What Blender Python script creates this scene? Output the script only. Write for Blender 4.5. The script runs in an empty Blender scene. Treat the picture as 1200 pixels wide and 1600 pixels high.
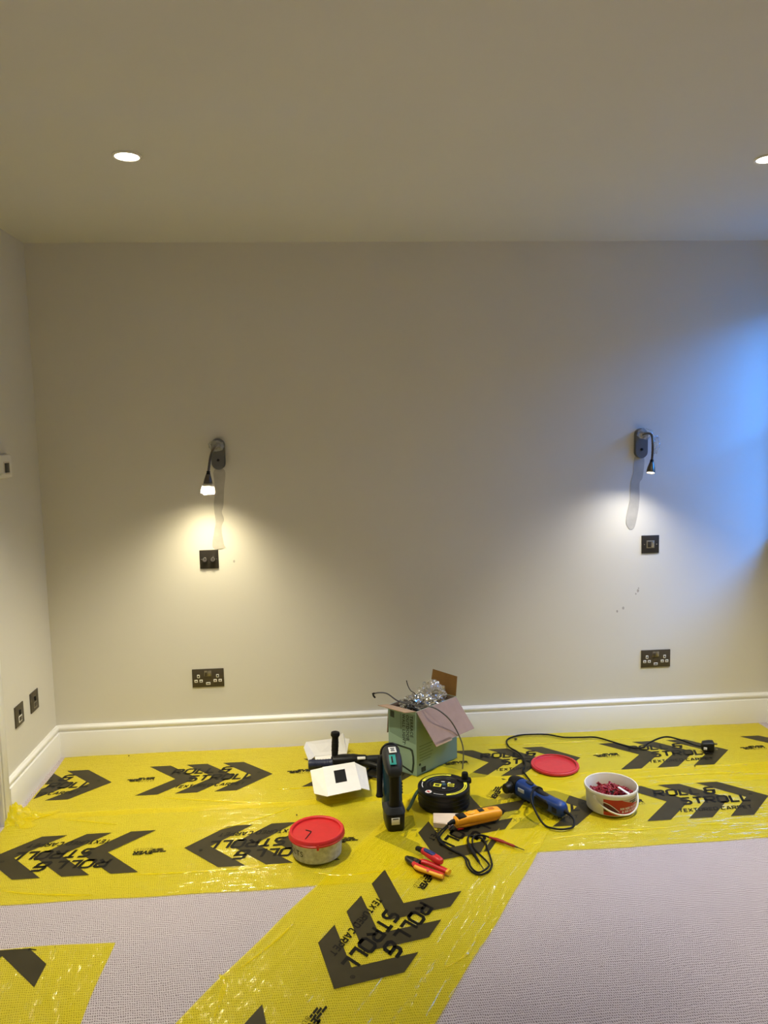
import bpy, bmesh, math, random
from mathutils import Vector, Matrix, noise as mnoise

random.seed(7)
PI = math.pi
scene = bpy.context.scene
COL = scene.collection

# ------------------------------------------------------------------ camera
F_PX = 1204.7
YAW, PITCH, ROLL = 0.0726, 0.1052, -0.0209
CAM = Vector((1.2843, -3.5559, 1.4751))
cy_, sy_, cp_, sp_ = math.cos(YAW), math.sin(YAW), math.cos(PITCH), math.sin(PITCH)
fw = Vector((sy_*cp_, cy_*cp_, -sp_))
rt = Vector((cy_, -sy_, 0))
up = rt.cross(fw)
r2 = rt*math.cos(ROLL) + up*math.sin(ROLL)
u2 = up*math.cos(ROLL) - rt*math.sin(ROLL)
cam_data = bpy.data.cameras.new('camera')
cam = bpy.data.objects.new('camera', cam_data)
COL.objects.link(cam)
cam.matrix_world = Matrix(((r2.x, u2.x, -fw.x, CAM.x), (r2.y, u2.y, -fw.y, CAM.y), (r2.z, u2.z, -fw.z, CAM.z), (0, 0, 0, 1)))
cam_data.sensor_fit = 'VERTICAL'
cam_data.sensor_height = 32.0
cam_data.lens = F_PX/1600*32.0
cam_data.clip_start = 0.05
scene.camera = cam

# ------------------------------------------------------------------ light, sky, exposure
scene.view_settings.view_transform = 'Standard'
scene.view_settings.look = 'None'
scene.view_settings.gamma = 1.0
scene.view_settings.use_curve_mapping = False
scene.view_settings.exposure = 0.04
scene.cycles.use_denoising = True
scene.cycles.use_adaptive_sampling = True
scene.cycles.adaptive_threshold = 0.02
scene.cycles.max_bounces = 10
scene.cycles.diffuse_bounces = 5
scene.cycles.transparent_max_bounces = 24
scene.cycles.sample_clamp_indirect = 6.0
scene.cycles.caustics_reflective = False
scene.cycles.caustics_refractive = False

SKY_STRENGTH = 21.0
SKY_COLOR = (0.05, 0.29, 1.0)
world = bpy.data.worlds.new('sky')
scene.world = world
world.use_nodes = True
bg = world.node_tree.nodes['Background']
bg.inputs['Color'].default_value = (*SKY_COLOR, 1)
bg.inputs['Strength'].default_value = SKY_STRENGTH

DOWNLIGHT_W = 173.0
DOWNLIGHT_COL = (1.0, 0.945, 0.755)
DOWNLIGHT_TILT = math.radians(5)
LAMP_L_W, LAMP_L_COL = 22.0, (1.0, 0.88, 0.58)
LAMP_R_W, LAMP_R_COL = 9.5, (1.0, 0.96, 0.88)

# room dimensions (metres): back wall on y=0, left wall on x=0
H = 2.317
XR = 3.435
YF = -4.9
# window in the right wall, close to the corner
WY0, WY1, WZ0, WZ1 = -0.75, -0.06, 0.93, 2.06
WALL_T = 0.14

portal = bpy.data.lights.new('window_portal', 'AREA')
portal.shape = 'RECTANGLE'
portal.size = WZ1-WZ0
portal.size_y = WY1-WY0
portal.cycles.is_portal = True
po = bpy.data.objects.new('window_portal', portal)
COL.objects.link(po)
po.location = (XR+WALL_T+0.01, (WY0+WY1)/2, (WZ0+WZ1)/2)
po.rotation_euler = (0, PI/2, 0)

# ------------------------------------------------------------------ materials
def lin(c):
    return c/12.92 if c <= 0.04045 else ((c+0.055)/1.055)**2.4
def rgb(r, g, b):
    return (lin(r/255), lin(g/255), lin(b/255), 1.0)

MATS = {}
def mat(name, col=(128, 128, 128), rough=0.5, metal=0.0, var=0.06, scale=40.0, bump=0.0, bscale=None, coat=0.0, emit=0.0, ecol=None, spec=0.5):
    if name in MATS:
        return MATS[name]
    m = bpy.data.materials.new(name)
    m.use_nodes = True
    nt = m.node_tree
    b = nt.nodes['Principled BSDF']
    b.inputs['Roughness'].default_value = rough
    b.inputs['Metallic'].default_value = metal
    b.inputs['Coat Weight'].default_value = coat
    b.inputs['Specular IOR Level'].default_value = spec
    tc = nt.nodes.new('ShaderNodeTexCoord')
    nz = nt.nodes.new('ShaderNodeTexNoise')
    nz.inputs['Scale'].default_value = scale
    nz.inputs['Detail'].default_value = 4
    nt.links.new(tc.outputs['Object'], nz.inputs['Vector'])
    cr = nt.nodes.new('ShaderNodeValToRGB')
    c = rgb(*col)
    cr.color_ramp.elements[0].position = 0.3
    cr.color_ramp.elements[1].position = 0.7
    cr.color_ramp.elements[0].color = tuple(x*(1-var) for x in c[:3])+(1,)
    cr.color_ramp.elements[1].color = tuple(min(1, x*(1+var)) for x in c[:3])+(1,)
    nt.links.new(nz.outputs['Fac'], cr.inputs['Fac'])
    nt.links.new(cr.outputs['Color'], b.inputs['Base Color'])
    if bump:
        bn = nt.nodes.new('ShaderNodeBump')
        bn.inputs['Strength'].default_value = bump
        bn.inputs['Distance'].default_value = 0.002
        n2 = nz
        if bscale:
            n2 = nt.nodes.new('ShaderNodeTexNoise')
            n2.inputs['Scale'].default_value = bscale
            nt.links.new(tc.outputs['Object'], n2.inputs['Vector'])
        nt.links.new(n2.outputs['Fac'], bn.inputs['Height'])
        nt.links.new(bn.outputs['Normal'], b.inputs['Normal'])
    if emit:
        b.inputs['Emission Color'].default_value = (*(ecol or (1, 1, 1)), 1)
        b.inputs['Emission Strength'].default_value = emit
    MATS[name] = m
    return m

def film_mat(name, tcol, dcol, dfac, gloss, grough, bump=0.35):
    """thin polythene: tinted see-through layer + a little pigment + a glossy crinkled skin"""
    m = bpy.data.materials.new(name)
    m.use_nodes = True
    nt = m.node_tree
    for n in list(nt.nodes):
        nt.nodes.remove(n)
    N = nt.nodes.new
    out = N('ShaderNodeOutputMaterial')
    tr = N('ShaderNodeBsdfTransparent'); tr.inputs['Color'].default_value = (*tcol, 1)
    df = N('ShaderNodeBsdfDiffuse'); df.inputs['Color'].default_value = (*dcol, 1)
    mx = N('ShaderNodeMixShader'); mx.inputs['Fac'].default_value = dfac
    gl = N('ShaderNodeBsdfGlossy'); gl.inputs['Roughness'].default_value = grough
    gl.inputs['Color'].default_value = (1, 1, 1, 1)
    lw = N('ShaderNodeLayerWeight'); lw.inputs['Blend'].default_value = 0.25
    mm = N('ShaderNodeMath'); mm.operation = 'MULTIPLY'; mm.inputs[1].default_value = gloss
    m2 = N('ShaderNodeMixShader')
    tc = N('ShaderNodeTexCoord')
    mp = N('ShaderNodeMapping'); mp.inputs['Scale'].default_value = (5, 34, 10)
    n1 = N('ShaderNodeTexNoise'); n1.inputs['Scale'].default_value = 1.0; n1.inputs['Detail'].default_value = 3; n1.inputs['Distortion'].default_value = 1.2
    n2 = N('ShaderNodeTexVoronoi'); n2.inputs['Scale'].default_value = 26; n2.feature = 'F1'
    ad = N('ShaderNodeMath'); ad.operation = 'MULTIPLY_ADD'; ad.inputs[1].default_value = 0.25
    bp = N('ShaderNodeBump'); bp.inputs['Strength'].default_value = bump; bp.inputs['Distance'].default_value = 0.02
    L = nt.links.new
    L(tc.outputs['Object'], mp.inputs['Vector']); L(mp.outputs['Vector'], n1.inputs['Vector']); L(tc.outputs['Object'], n2.inputs['Vector'])
    L(n2.outputs['Distance'], ad.inputs[0]); L(n1.outputs['Fac'], ad.inputs[2]); L(ad.outputs['Value'], bp.inputs['Height'])
    L(bp.outputs['Normal'], gl.inputs['Normal']); L(bp.outputs['Normal'], df.inputs['Normal'])
    L(tr.outputs[0], mx.inputs[1]); L(df.outputs[0], mx.inputs[2])
    L(lw.outputs['Facing'], mm.inputs[0]); L(mm.outputs[0], m2.inputs['Fac'])
    L(mx.outputs[0], m2.inputs[1]); L(gl.outputs[0], m2.inputs[2]); L(m2.outputs[0], out.inputs['Surface'])
    MATS[name] = m
    return m

def clear_mat(name, tcol, dcol, fac, rough=0.2, gloss=0.15, translucent=False):
    m = bpy.data.materials.new(name)
    m.use_nodes = True
    nt = m.node_tree
    for n in list(nt.nodes):
        nt.nodes.remove(n)
    N = nt.nodes.new
    L = nt.links.new
    out = N('ShaderNodeOutputMaterial')
    tr = N('ShaderNodeBsdfTransparent'); tr.inputs['Color'].default_value = (*tcol, 1)
    df = N('ShaderNodeBsdfTranslucent' if translucent else 'ShaderNodeBsdfDiffuse'); df.inputs['Color'].default_value = (*dcol, 1)
    gl = N('ShaderNodeBsdfGlossy'); gl.inputs['Roughness'].default_value = rough
    tc = N('ShaderNodeTexCoord')
    nz = N('ShaderNodeTexNoise'); nz.inputs['Scale'].default_value = 60; nz.inputs['Detail'].default_value = 3
    mr = N('ShaderNodeMapRange'); mr.inputs['From Min'].default_value = 0.3; mr.inputs['From Max'].default_value = 0.7
    mr.inputs['To Min'].default_value = max(0, fac-0.12); mr.inputs['To Max'].default_value = min(1, fac+0.12)
    mx = N('ShaderNodeMixShader'); m2 = N('ShaderNodeMixShader'); m2.inputs['Fac'].default_value = gloss
    L(tc.outputs['Object'], nz.inputs['Vector']); L(nz.outputs['Fac'], mr.inputs['Value']); L(mr.outputs['Result'], mx.inputs['Fac'])
    L(tr.outputs[0], mx.inputs[1]); L(df.outputs[0], mx.inputs[2]); L(mx.outputs[0], m2.inputs[1]); L(gl.outputs[0], m2.inputs[2])
    L(m2.outputs[0], out.inputs['Surface'])
    MATS[name] = m
    return m

def carpet_mat():
    m = bpy.data.materials.new('carpet_weave')
    m.use_nodes = True
    nt = m.node_tree
    N, L = nt.nodes.new, nt.links.new
    b = nt.nodes['Principled BSDF']
    b.inputs['Roughness'].default_value = 0.95
    b.inputs['Specular IOR Level'].default_value = 0.1
    tc = N('ShaderNodeTexCoord'); sx = N('ShaderNodeSeparateXYZ')
    nd = N('ShaderNodeTexNoise'); nd.inputs['Scale'].default_value = 9; nd.inputs['Detail'].default_value = 3
    L(tc.outputs['Object'], nd.inputs['Vector'])
    L(tc.outputs['Object'], sx.inputs['Vector'])
    def M(op, a, bv=None, c=None):
        n = N('ShaderNodeMath'); n.operation = op
        for i, v in enumerate((a, bv, c)):
            if v is None:
                continue
            if isinstance(v, (int, float)):
                n.inputs[i].default_value = v
            else:
                L(v, n.inputs[i])
        return n.outputs[0]
    wob = M('MULTIPLY', nd.outputs['Fac'], 7.0)
    py = M('ADD', M('MULTIPLY', sx.outputs['Y'], PI/0.0088), wob)
    px = M('ADD', M('MULTIPLY', sx.outputs['X'], PI/0.0059), M('MULTIPLY', py, 0.38))
    nj = N('ShaderNodeTexNoise'); nj.inputs['Scale'].default_value = 75; nj.inputs['Detail'].default_value = 1
    L(tc.outputs['Object'], nj.inputs['Vector'])
    sj = N('ShaderNodeSeparateColor'); L(nj.outputs['Color'], sj.inputs['Color'])
    px = M('MULTIPLY_ADD', sj.outputs[0], 2.6, px)
    py = M('MULTIPLY_ADD', sj.outputs[1], 2.6, py)
    cx, cyy = M('COSINE', px), M('COSINE', py)
    dot = M('MULTIPLY', M('MULTIPLY', cx, cx), M('MULTIPLY', cyy, cyy))
    hgt = M('SUBTRACT', 1.0, dot)
    nf = N('ShaderNodeTexNoise'); nf.inputs['Scale'].default_value = 420; nf.inputs['Detail'].default_value = 2
    L(tc.outputs['Object'], nf.inputs['Vector'])
    hh = M('MULTIPLY_ADD', nf.outputs['Fac'], 0.45, M('SUBTRACT', hgt, 0.22))
    cr = N('ShaderNodeValToRGB')
    e = cr.color_ramp.elements
    e[0].position, e[0].color = 0.18, rgb(112, 98, 102)
    e[1].position, e[1].color = 0.86, rgb(202, 191, 195)
    L(hh, cr.inputs['Fac'])
    nl = N('ShaderNodeTexNoise'); nl.inputs['Scale'].default_value = 3.0
    L(tc.outputs['Object'], nl.inputs['Vector'])
    mr = N('ShaderNodeMapRange'); mr.inputs['To Min'].default_value = 0.93; mr.inputs['To Max'].default_value = 1.05
    L(nl.outputs['Fac'], mr.inputs['Value'])
    vm = N('ShaderNodeVectorMath'); vm.operation = 'SCALE'
    L(cr.outputs['Color'], vm.inputs[0]); L(mr.outputs['Result'], vm.inputs['Scale'])
    L(vm.outputs['Vector'], b.inputs['Base Color'])
    bp = N('ShaderNodeBump'); bp.inputs['Strength'].default_value = 0.5; bp.inputs['Distance'].default_value = 0.003
    L(hh, bp.inputs['Height']); L(bp.outputs['Normal'], b.inputs['Normal'])
    return m

WALL = mat('wall_paint', (222, 218, 208), rough=0.75, var=0.012, scale=2.2, bump=0.05, bscale=180, spec=0.3)
CEIL = mat('ceiling_paint', (222, 220, 212), rough=0.85, var=0.01, scale=2.0, bump=0.04, bscale=160, spec=0.2)
TRIM = mat('trim_gloss', (238, 236, 232), rough=0.35, var=0.012, scale=3)
CARPET = carpet_mat()
FILLER = mat('filler_plaster', (180, 176, 168), rough=0.85, var=0.07, scale=26, bump=0.2)
SCUFF = mat('scuff', (176, 170, 161), rough=0.9, var=0.1)
FILM = film_mat('yellow_film', (1.0, 0.97, 0.26), (1.0, 0.84, 0.02), 0.30, 0.23, 0.15, 0.55)
PRINT = mat('print_grey', (58, 52, 33), rough=0.45, var=0.12, scale=14, spec=0.2)
INK = mat('print_black', (11, 10, 8), rough=0.45, var=0.1, scale=14, spec=0.2)
BRONZE = mat('dark_bronze', (84, 76, 62), rough=0.45, metal=0.5, var=0.06, scale=60)
PLASTIC_W = mat('white_plastic', (232, 229, 220), rough=0.4, var=0.02)
BLACK = mat('black_plastic', (13, 13, 15), rough=0.45, var=0.12, scale=50, spec=0.35)
RUBBER = mat('black_rubber', (10, 10, 11), rough=0.6, var=0.15, scale=90, bump=0.1, spec=0.3)
HOLE = mat('dark_hole', (5, 5, 5), rough=0.9, var=0.0)
CHROME = mat('satin_chrome', (190, 188, 182), rough=0.22, metal=1.0, var=0.03)
LAMPSTEEL = mat('lamp_dark_nickel', (112, 104, 94), rough=0.28, metal=1.0, var=0.05)
STEEL = mat('brushed_steel', (150, 146, 138), rough=0.32, metal=1.0, var=0.08, scale=90)
GREYPLATE = mat('grey_lamp_plate', (104, 104, 104), rough=0.5, metal=0.35, var=0.05)
BAG = clear_mat('plastic_bag', (0.97, 0.97, 0.97), (0.8, 0.8, 0.8), 0.2, rough=0.12, gloss=0.10)
GLOWBAG = clear_mat('plastic_bag_on_lamp', (0.98, 0.98, 0.96), (0.97, 0.96, 0.93), 0.62, rough=0.2, gloss=0.03, translucent=True)

# ------------------------------------------------------------------ mesh helpers
def finish(name, bm, material, parent=None, sharp=38, smooth=True):
    bmesh.ops.recalc_face_normals(bm, faces=bm.faces[:])
    if smooth:
        a = math.radians(sharp)
        for f in bm.faces:
            f.smooth = True
        for e in bm.edges:
            e.smooth = not (len(e.link_faces) == 2 and e.calc_face_angle(0.0) > a)
    me = bpy.data.meshes.new(name)
    bm.to_mesh(me)
    bm.free()
    me.materials.append(material)
    o = bpy.data.objects.new(name, me)
    COL.objects.link(o)
    if parent is not None:
        o.parent = parent
    return o

def tag(o, label=None, cat=None, group=None, kind=None):
    if label: o['label'] = label
    if cat: o['category'] = cat
    if group: o['group'] = group
    if kind: o['kind'] = kind
    return o

def thing(name, label, cat, loc=(0, 0, 0), rz=0.0, group=None):
    o = bpy.data.objects.new(name, None)
    COL.objects.link(o)
    o.empty_display_size = 0.05
    o.location = loc
    o.rotation_euler = (0, 0, rz)
    return tag(o, label, cat, group)

def struct(name, bm, m, label, **k):
    o = finish(name, bm, m, **k)
    return tag(o, label, name.split('_')[0], kind='structure')

def box(bm, lo, hi, bev=0.0, seg=2, mtx=None):
    c = [(a+b)/2 for a, b in zip(lo, hi)]
    s = [abs(b-a) for a, b in zip(lo, hi)]
    r = bmesh.ops.create_cube(bm, size=1.0)
    vs = r['verts']
    bmesh.ops.scale(bm, vec=s, verts=vs)
    bmesh.ops.translate(bm, vec=c, verts=vs)
    if bev:
        es = list({e for v in vs for e in v.link_edges})
        rr = bmesh.ops.bevel(bm, geom=es, offset=bev, segments=seg, affect='EDGES', profile=0.5)
        vs = list({v for f in rr['faces'] for v in f.verts} | {v for v in vs if v.is_valid})
    if mtx is not None:
        bmesh.ops.transform(bm, matrix=mtx, verts=vs)
    return vs

def lathe(bm, prof, seg=48, center=(0, 0, 0), cap0=True, cap1=True, mtx=None):
    """prof: list of (r,z)"""
    rings = []
    for r, z in prof:
        rings.append([bm.verts.new((center[0]+r*math.cos(2*PI*i/seg), center[1]+r*math.sin(2*PI*i/seg), center[2]+z)) for i in range(seg)])
    for a, b in zip(rings, rings[1:]):
        for i in range(seg):
            bm.faces.new((a[i], a[(i+1) % seg], b[(i+1) % seg], b[i]))
    if cap0: bm.faces.new(rings[0][::-1])
    if cap1: bm.faces.new(rings[-1])
    vs = [v for r in rings for v in r]
    if mtx is not None:
        bmesh.ops.transform(bm, matrix=mtx, verts=vs)
    return vs

def catmull(pts, n=8, closed=False):
    P = [Vector(p) for p in pts]
    out = []
    m = len(P)
    for i in range(m if closed else m-1):
        p0 = P[(i-1) % m] if closed or i > 0 else P[0]
        p1 = P[i]
        p2 = P[(i+1) % m]
        p3 = P[(i+2) % m] if closed or i+2 < m else P[-1]
        for k in range(n):
            t = k/n
            out.append(0.5*((2*p1)+(-p0+p2)*t+(2*p0-5*p1+4*p2-p3)*t*t+(-p0+3*p1-3*p2+p3)*t**3))
    if not closed:
        out.append(P[-1])
    return out

def tube(bm, path, r, seg=10, closed=False, squash=1.0):
    """sweep; r number or list"""
    P = [Vector(p) for p in path]
    n = len(P)
    rr = r if isinstance(r, (list, tuple)) else [r]*n
    rings = []
    ref = Vector((0, 0, 1))
    prev = None
    for i in range(n):
        if closed:
            t = (P[(i+1) % n]-P[i-1]).normalized()
        else:
            t = (P[min(i+1, n-1)]-P[max(i-1, 0)]).normalized()
        if prev is None:
            a = t.cross(ref)
            if a.length < 1e-3:
                a = t.cross(Vector((1, 0, 0)))
        else:
            a = prev - t*prev.dot(t)
            if a.length < 1e-4:
                a = t.cross(ref)
        a.normalize()
        prev = a
        b = t.cross(a).normalized()
        rings.append([bm.verts.new(P[i]+(a*math.cos(2*PI*k/seg)+b*math.sin(2*PI*k/seg)*squash)*rr[i]) for k in range(seg)])
    for i in range(n if closed else n-1):
        A, B = rings[i], rings[(i+1) % n]
        for k in range(seg):
            bm.faces.new((A[k], A[(k+1) % seg], B[(k+1) % seg], B[k]))
    if not closed:
        bm.faces.new(rings[0][::-1])
        bm.faces.new(rings[-1])
    return rings

def loft(bm, secs, seg=28):
    """secs: (center, U, V, hu, hv, n) super-ellipse sections"""
    rings = []
    for c, U, V, hu, hv, n in secs:
        c, U, V = Vector(c), Vector(U), Vector(V)
        ring = []
        for k in range(seg):
            t = 2*PI*k/seg
            ct, st = math.cos(t), math.sin(t)
            x = math.copysign(abs(ct)**(2/n), ct)*hu
            y = math.copysign(abs(st)**(2/n), st)*hv
            ring.append(bm.verts.new(c+U*x+V*y))
        rings.append(ring)
    for A, B in zip(rings, rings[1:]):
        for k in range(seg):
            bm.faces.new((A[k], A[(k+1) % seg], B[(k+1) % seg], B[k]))
    bm.faces.new(rings[0][::-1])
    bm.faces.new(rings[-1])
    return rings

def prism(bm, poly, z0, z1, mtx=None):
    a = [bm.verts.new((x, y, z0)) for x, y in poly]
    b = [bm.verts.new((x, y, z1)) for x, y in poly]
    n = len(poly)
    bm.faces.new(a[::-1]); bm.faces.new(b)
    for i in range(n):
        bm.faces.new((a[i], a[(i+1) % n], b[(i+1) % n], b[i]))
    if mtx is not None:
        bmesh.ops.transform(bm, matrix=mtx, verts=a+b)
    return a+b

def slab(bm, quad, t):
    """thin card through four 3D corners, thickness t"""
    q = [Vector(p) for p in quad]
    n = (q[1]-q[0]).cross(q[-1]-q[0]).normalized()
    a = [bm.verts.new(p) for p in q]
    b = [bm.verts.new(p+n*t) for p in q]
    m = len(q)
    bm.faces.new(a[::-1]); bm.faces.new(b)
    for i in range(m):
        bm.faces.new((a[i], a[(i+1) % m], b[(i+1) % m], b[i]))
    return a+b

def text_bm(s, size, shear=0.0, bold=0.0, spacing=1.0, align='LEFT', extrude=0.0):
    cu = bpy.data.curves.new('txt', 'FONT')
    cu.body = s
    cu.size = size
    cu.shear = shear
    cu.offset = bold
    cu.space_character = spacing
    cu.align_x = align
    cu.extrude = extrude
    cu.resolution_u = 3
    o = bpy.data.objects.new('txt', cu)
    COL.objects.link(o)
    dg = bpy.context.evaluated_depsgraph_get()
    me = bpy.data.meshes.new_from_object(o.evaluated_get(dg))
    bm = bmesh.new()
    bm.from_mesh(me)
    bpy.data.objects.remove(o); bpy.data.curves.remove(cu); bpy.data.meshes.remove(me)
    return bm

# square techno stroke letters for the film print
GL = {
 'R': (0.80, [[(0, 0), (0, 1), (0.62, 1), (0.80, 0.86), (0.80, 0.60), (0.62, 0.46), (0, 0.46)], [(0.34, 0.46), (0.80, 0)]]),
 'O': (0.84, [[(0.16, 0), (0.68, 0), (0.84, 0.16), (0.84, 0.84), (0.68, 1), (0.16, 1), (0, 0.84), (0, 0.16), (0.16, 0), (0.68, 0)]]),
 'L': (0.68, [[(0, 1), (0, 0), (0.68, 0)]]),
 'S': (0.74, [[(0.74, 1), (0.14, 1), (0, 0.88), (0, 0.66), (0.14, 0.52), (0.60, 0.50), (0.74, 0.36), (0.74, 0.12), (0.60, 0), (0, 0)]]),
 'T': (0.76, [[(0, 1), (0.76, 1)], [(0.38, 1), (0.38, 0)]]),
 '&': (0.86, [[(0.78, 1), (0.24, 1), (0.10, 0.88), (0.10, 0.66), (0.22, 0.54), (0.86, 0.54)], [(0.24, 0.54), (0.02, 0.40), (0, 0.14), (0.14, 0), (0.56, 0), (0.70, 0.14), (0.70, 0.54)]]),
 'E': (0.66, [[(0.66, 1), (0, 1), (0, 0), (0.66, 0)], [(0, 0.5), (0.58, 0.5)]]),
 'X': (0.78, [[(0, 0), (0.78, 1)], [(0, 1), (0.78, 0)]]),
 'U': (0.78, [[(0, 1), (0, 0.15), (0.15, 0), (0.63, 0), (0.78, 0.15), (0.78, 1)]]),
 'D': (0.80, [[(0, 0), (0.62, 0), (0.80, 0.18), (0.80, 0.82), (0.62, 1), (0, 1), (0, 0), (0.3, 0)]]),
 'C': (0.72, [[(0.72, 1), (0.15, 1), (0, 0.85), (0, 0.15), (0.15, 0), (0.72, 0)]]),
 'A': (0.86, [[(0, 0), (0.36, 1), (0.50, 1), (0.86, 0)], [(0.14, 0.30), (0.72, 0.30)]]),
 'P': (0.76, [[(0, 0), (0, 1), (0.60, 1), (0.76, 0.86), (0.76, 0.56), (0.60, 0.42), (0, 0.42)]]),
 ' ': (0.40, []),
}
def stroke_text(bm, s, x0, y0, h, xs=1.0, t=0.16, slant=0.28, gap=0.32, width=None):
    tot = sum(GL[c][0] for c in s) + gap*(len(s)-1)
    if width:
        xs = width/(tot*h)
    def T(p):
        return Vector((x0 + (p[0]*xs + p[1]*slant)*h, y0 + p[1]*h, 0))
    cx = 0
    for c in s:
        w, lines = GL[c]
        for ln in lines:
            P = [Vector((cx+x, y)) for x, y in ln]
            L, R = [], []
            for i, p in enumerate(P):
                d0 = (P[i]-P[i-1]).normalized() if i > 0 else None
                d1 = (P[i+1]-P[i]).normalized() if i < len(P)-1 else None
                d = d0 if d1 is None else d1 if d0 is None else (d0+d1).normalized()
                n = Vector((-d.y, d.x))
                k = 1.0
                if d0 is not None and d1 is not None:
                    k = 1/max(0.5, n.dot(Vector((-d1.y, d1.x))))
                q = p.copy()
                L.append(q+n*t/2*k); R.append(q-n*t/2*k)
            vl = [bm.verts.new(T(q)) for q in L]
            vr = [bm.verts.new(T(q)) for q in R]
            for i in range(len(P)-1):
                bm.faces.new((vr[i], vr[i+1], vl[i+1], vl[i]))
        cx += w + gap

# ------------------------------------------------------------------ the room
bm = bmesh.new(); box(bm, (-0.3, YF-0.1, -0.12), (XR+WALL_T, 0.1, 0)); floor = struct('floor', bm, CARPET, 'lilac grey woven loop carpet covering the room floor')
bm = bmesh.new()
box(bm, (-0.3, YF-0.1, H), (XR+WALL_T, 0.1, H+0.12)); ceiling = struct('ceiling', bm, CEIL, 'plain painted ceiling with recessed downlights')
bm = bmesh.new(); box(bm, (-0.3, 0, 0), (XR+WALL_T, 0.1, H)); wall_back = struct('wall_back', bm, WALL, 'off-white painted back wall behind the tools')
DY0, DY1, DZ = -1.43, -0.65, 2.03
bm = bmesh.new()
box(bm, (-0.1, DY1, 0), (0, 0, H)); box(bm, (-0.1, YF, 0), (0, DY0, H)); box(bm, (-0.1, DY0, DZ), (0, DY1, H))
wall_left = struct('wall_left', bm, WALL, 'off-white painted left wall with thermostat')
bm = bmesh.new()
x0, x1 = XR, XR+WALL_T
box(bm, (x0, WY1, 0), (x1, 0, H)); box(bm, (x0, YF, 0), (x1, WY0, H))
box(bm, (x0, WY0, 0), (x1, WY1, WZ0)); box(bm, (x0, WY0, WZ1), (x1, WY1, H))
wall_right = struct('wall_right', bm, WALL, 'off-white right wall with the window opening')
bm = bmesh.new(); box(bm, (-0.3, YF-0.1, 0), (XR+WALL_T, YF, H)); struct('wall_front', bm, WALL, 'off-white wall behind the viewer')

# window: frame, glazing bars, panes, sill
bm = bmesh.new()
fx0, fx1 = XR+0.07, XR+0.11
ft = 0.03
box(bm, (fx0, WY0, WZ0), (fx1, WY0+ft, WZ1)); box(bm, (fx0, WY1-ft, WZ0), (fx1, WY1, WZ1))
box(bm, (fx0, WY0, WZ0), (fx1, WY1, WZ0+ft)); box(bm, (fx0, WY0, WZ1-ft), (fx1, WY1, WZ1))
box(bm, (fx0, WY0, 1.50), (fx1, WY1, 1.53))
window_1 = struct('window_1', bm, TRIM, 'white framed window in the right wall')
GLASS = clear_mat('window_glass', (0.96, 0.98, 0.98), (0.8, 0.85, 0.85), 0.0, rough=0.03, gloss=0.04)
for z0, z1 in ((WZ0+ft, 1.50), (1.53, WZ1-ft)):
    bm = bmesh.new(); box(bm, (fx0+0.015, WY0+ft, z0), (fx0+0.021, WY1-ft, z1)); finish('pane', bm, GLASS, window_1, smooth=False)
bm = bmesh.new(); box(bm, (XR-0.025, WY0-0.03, WZ0-0.025), (fx0, WY1+0.03, WZ0), 0.004); finish('window_sill', bm, TRIM, window_1)
# unseen light well outside the window, added to block the low sky
BRICKM = mat('render_outside', (110, 108, 104), rough=0.9, var=0.1, scale=6)
bm = bmesh.new(); box(bm, (XR+WALL_T, YF-3, -0.3), (9, 4, -0.15)); tag(finish('added_well_floor', bm, BRICKM, smooth=False), 'unseen light well floor added outside the window to stop light from below', 'ground', kind='structure')
bm = bmesh.new(); box(bm, (5.2, YF-3, -0.15), (5.4, 4, 2.35)); tag(finish('added_well_wall', bm, BRICKM, smooth=False), 'unseen light well wall added facing the window to block the low sky', 'wall', kind='structure')

# skirting boards
SK = [(0, .149), (.005, .149), (.0065, .1465), (.008, .1450), (.0125, .1435), (.0158, .1395), (.0168, .1345), (.0158, .1290), (.0128, .1245), (.0112, .1215), (.0112, .1190), (.0135, .1175), (.0185, .1172), (.0195, .1155), (.0195, 0), (0, 0)]
def skirting(name, p0, p1, nrm, label, parent=None):
    bm = bmesh.new()
    p0, p1, nrm = Vector(p0), Vector(p1), Vector(nrm)
    A = [bm.verts.new(p0+nrm*d+Vector((0, 0, z))) for d, z in SK]
    B = [bm.verts.new(p1+nrm*d+Vector((0, 0, z))) for d, z in SK]
    n = len(SK)
    bm.faces.new(A); bm.faces.new(B[::-1])
    for i in range(n):
        bm.faces.new((A[i], A[(i+1) % n], B[(i+1) % n], B[i]))
    return struct(name, bm, TRIM, label, sharp=50)
skirting('baseboard_back', (0, 0, 0), (XR, 0, 0), (0, -1, 0), 'white moulded skirting board along the back wall')
skirting('baseboard_left', (0, 0, 0), (0, -0.578, 0), (1, 0, 0), 'white moulded skirting board on the left wall beside the door trim')
skirting('baseboard_right', (XR, 0, 0), (XR, YF, 0), (-1, 0, 0), 'white moulded skirting board under the window')
skirting('baseboard_front', (0, YF, 0), (XR, YF, 0), (0, 1, 0), 'white moulded skirting board behind the viewer')

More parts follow.
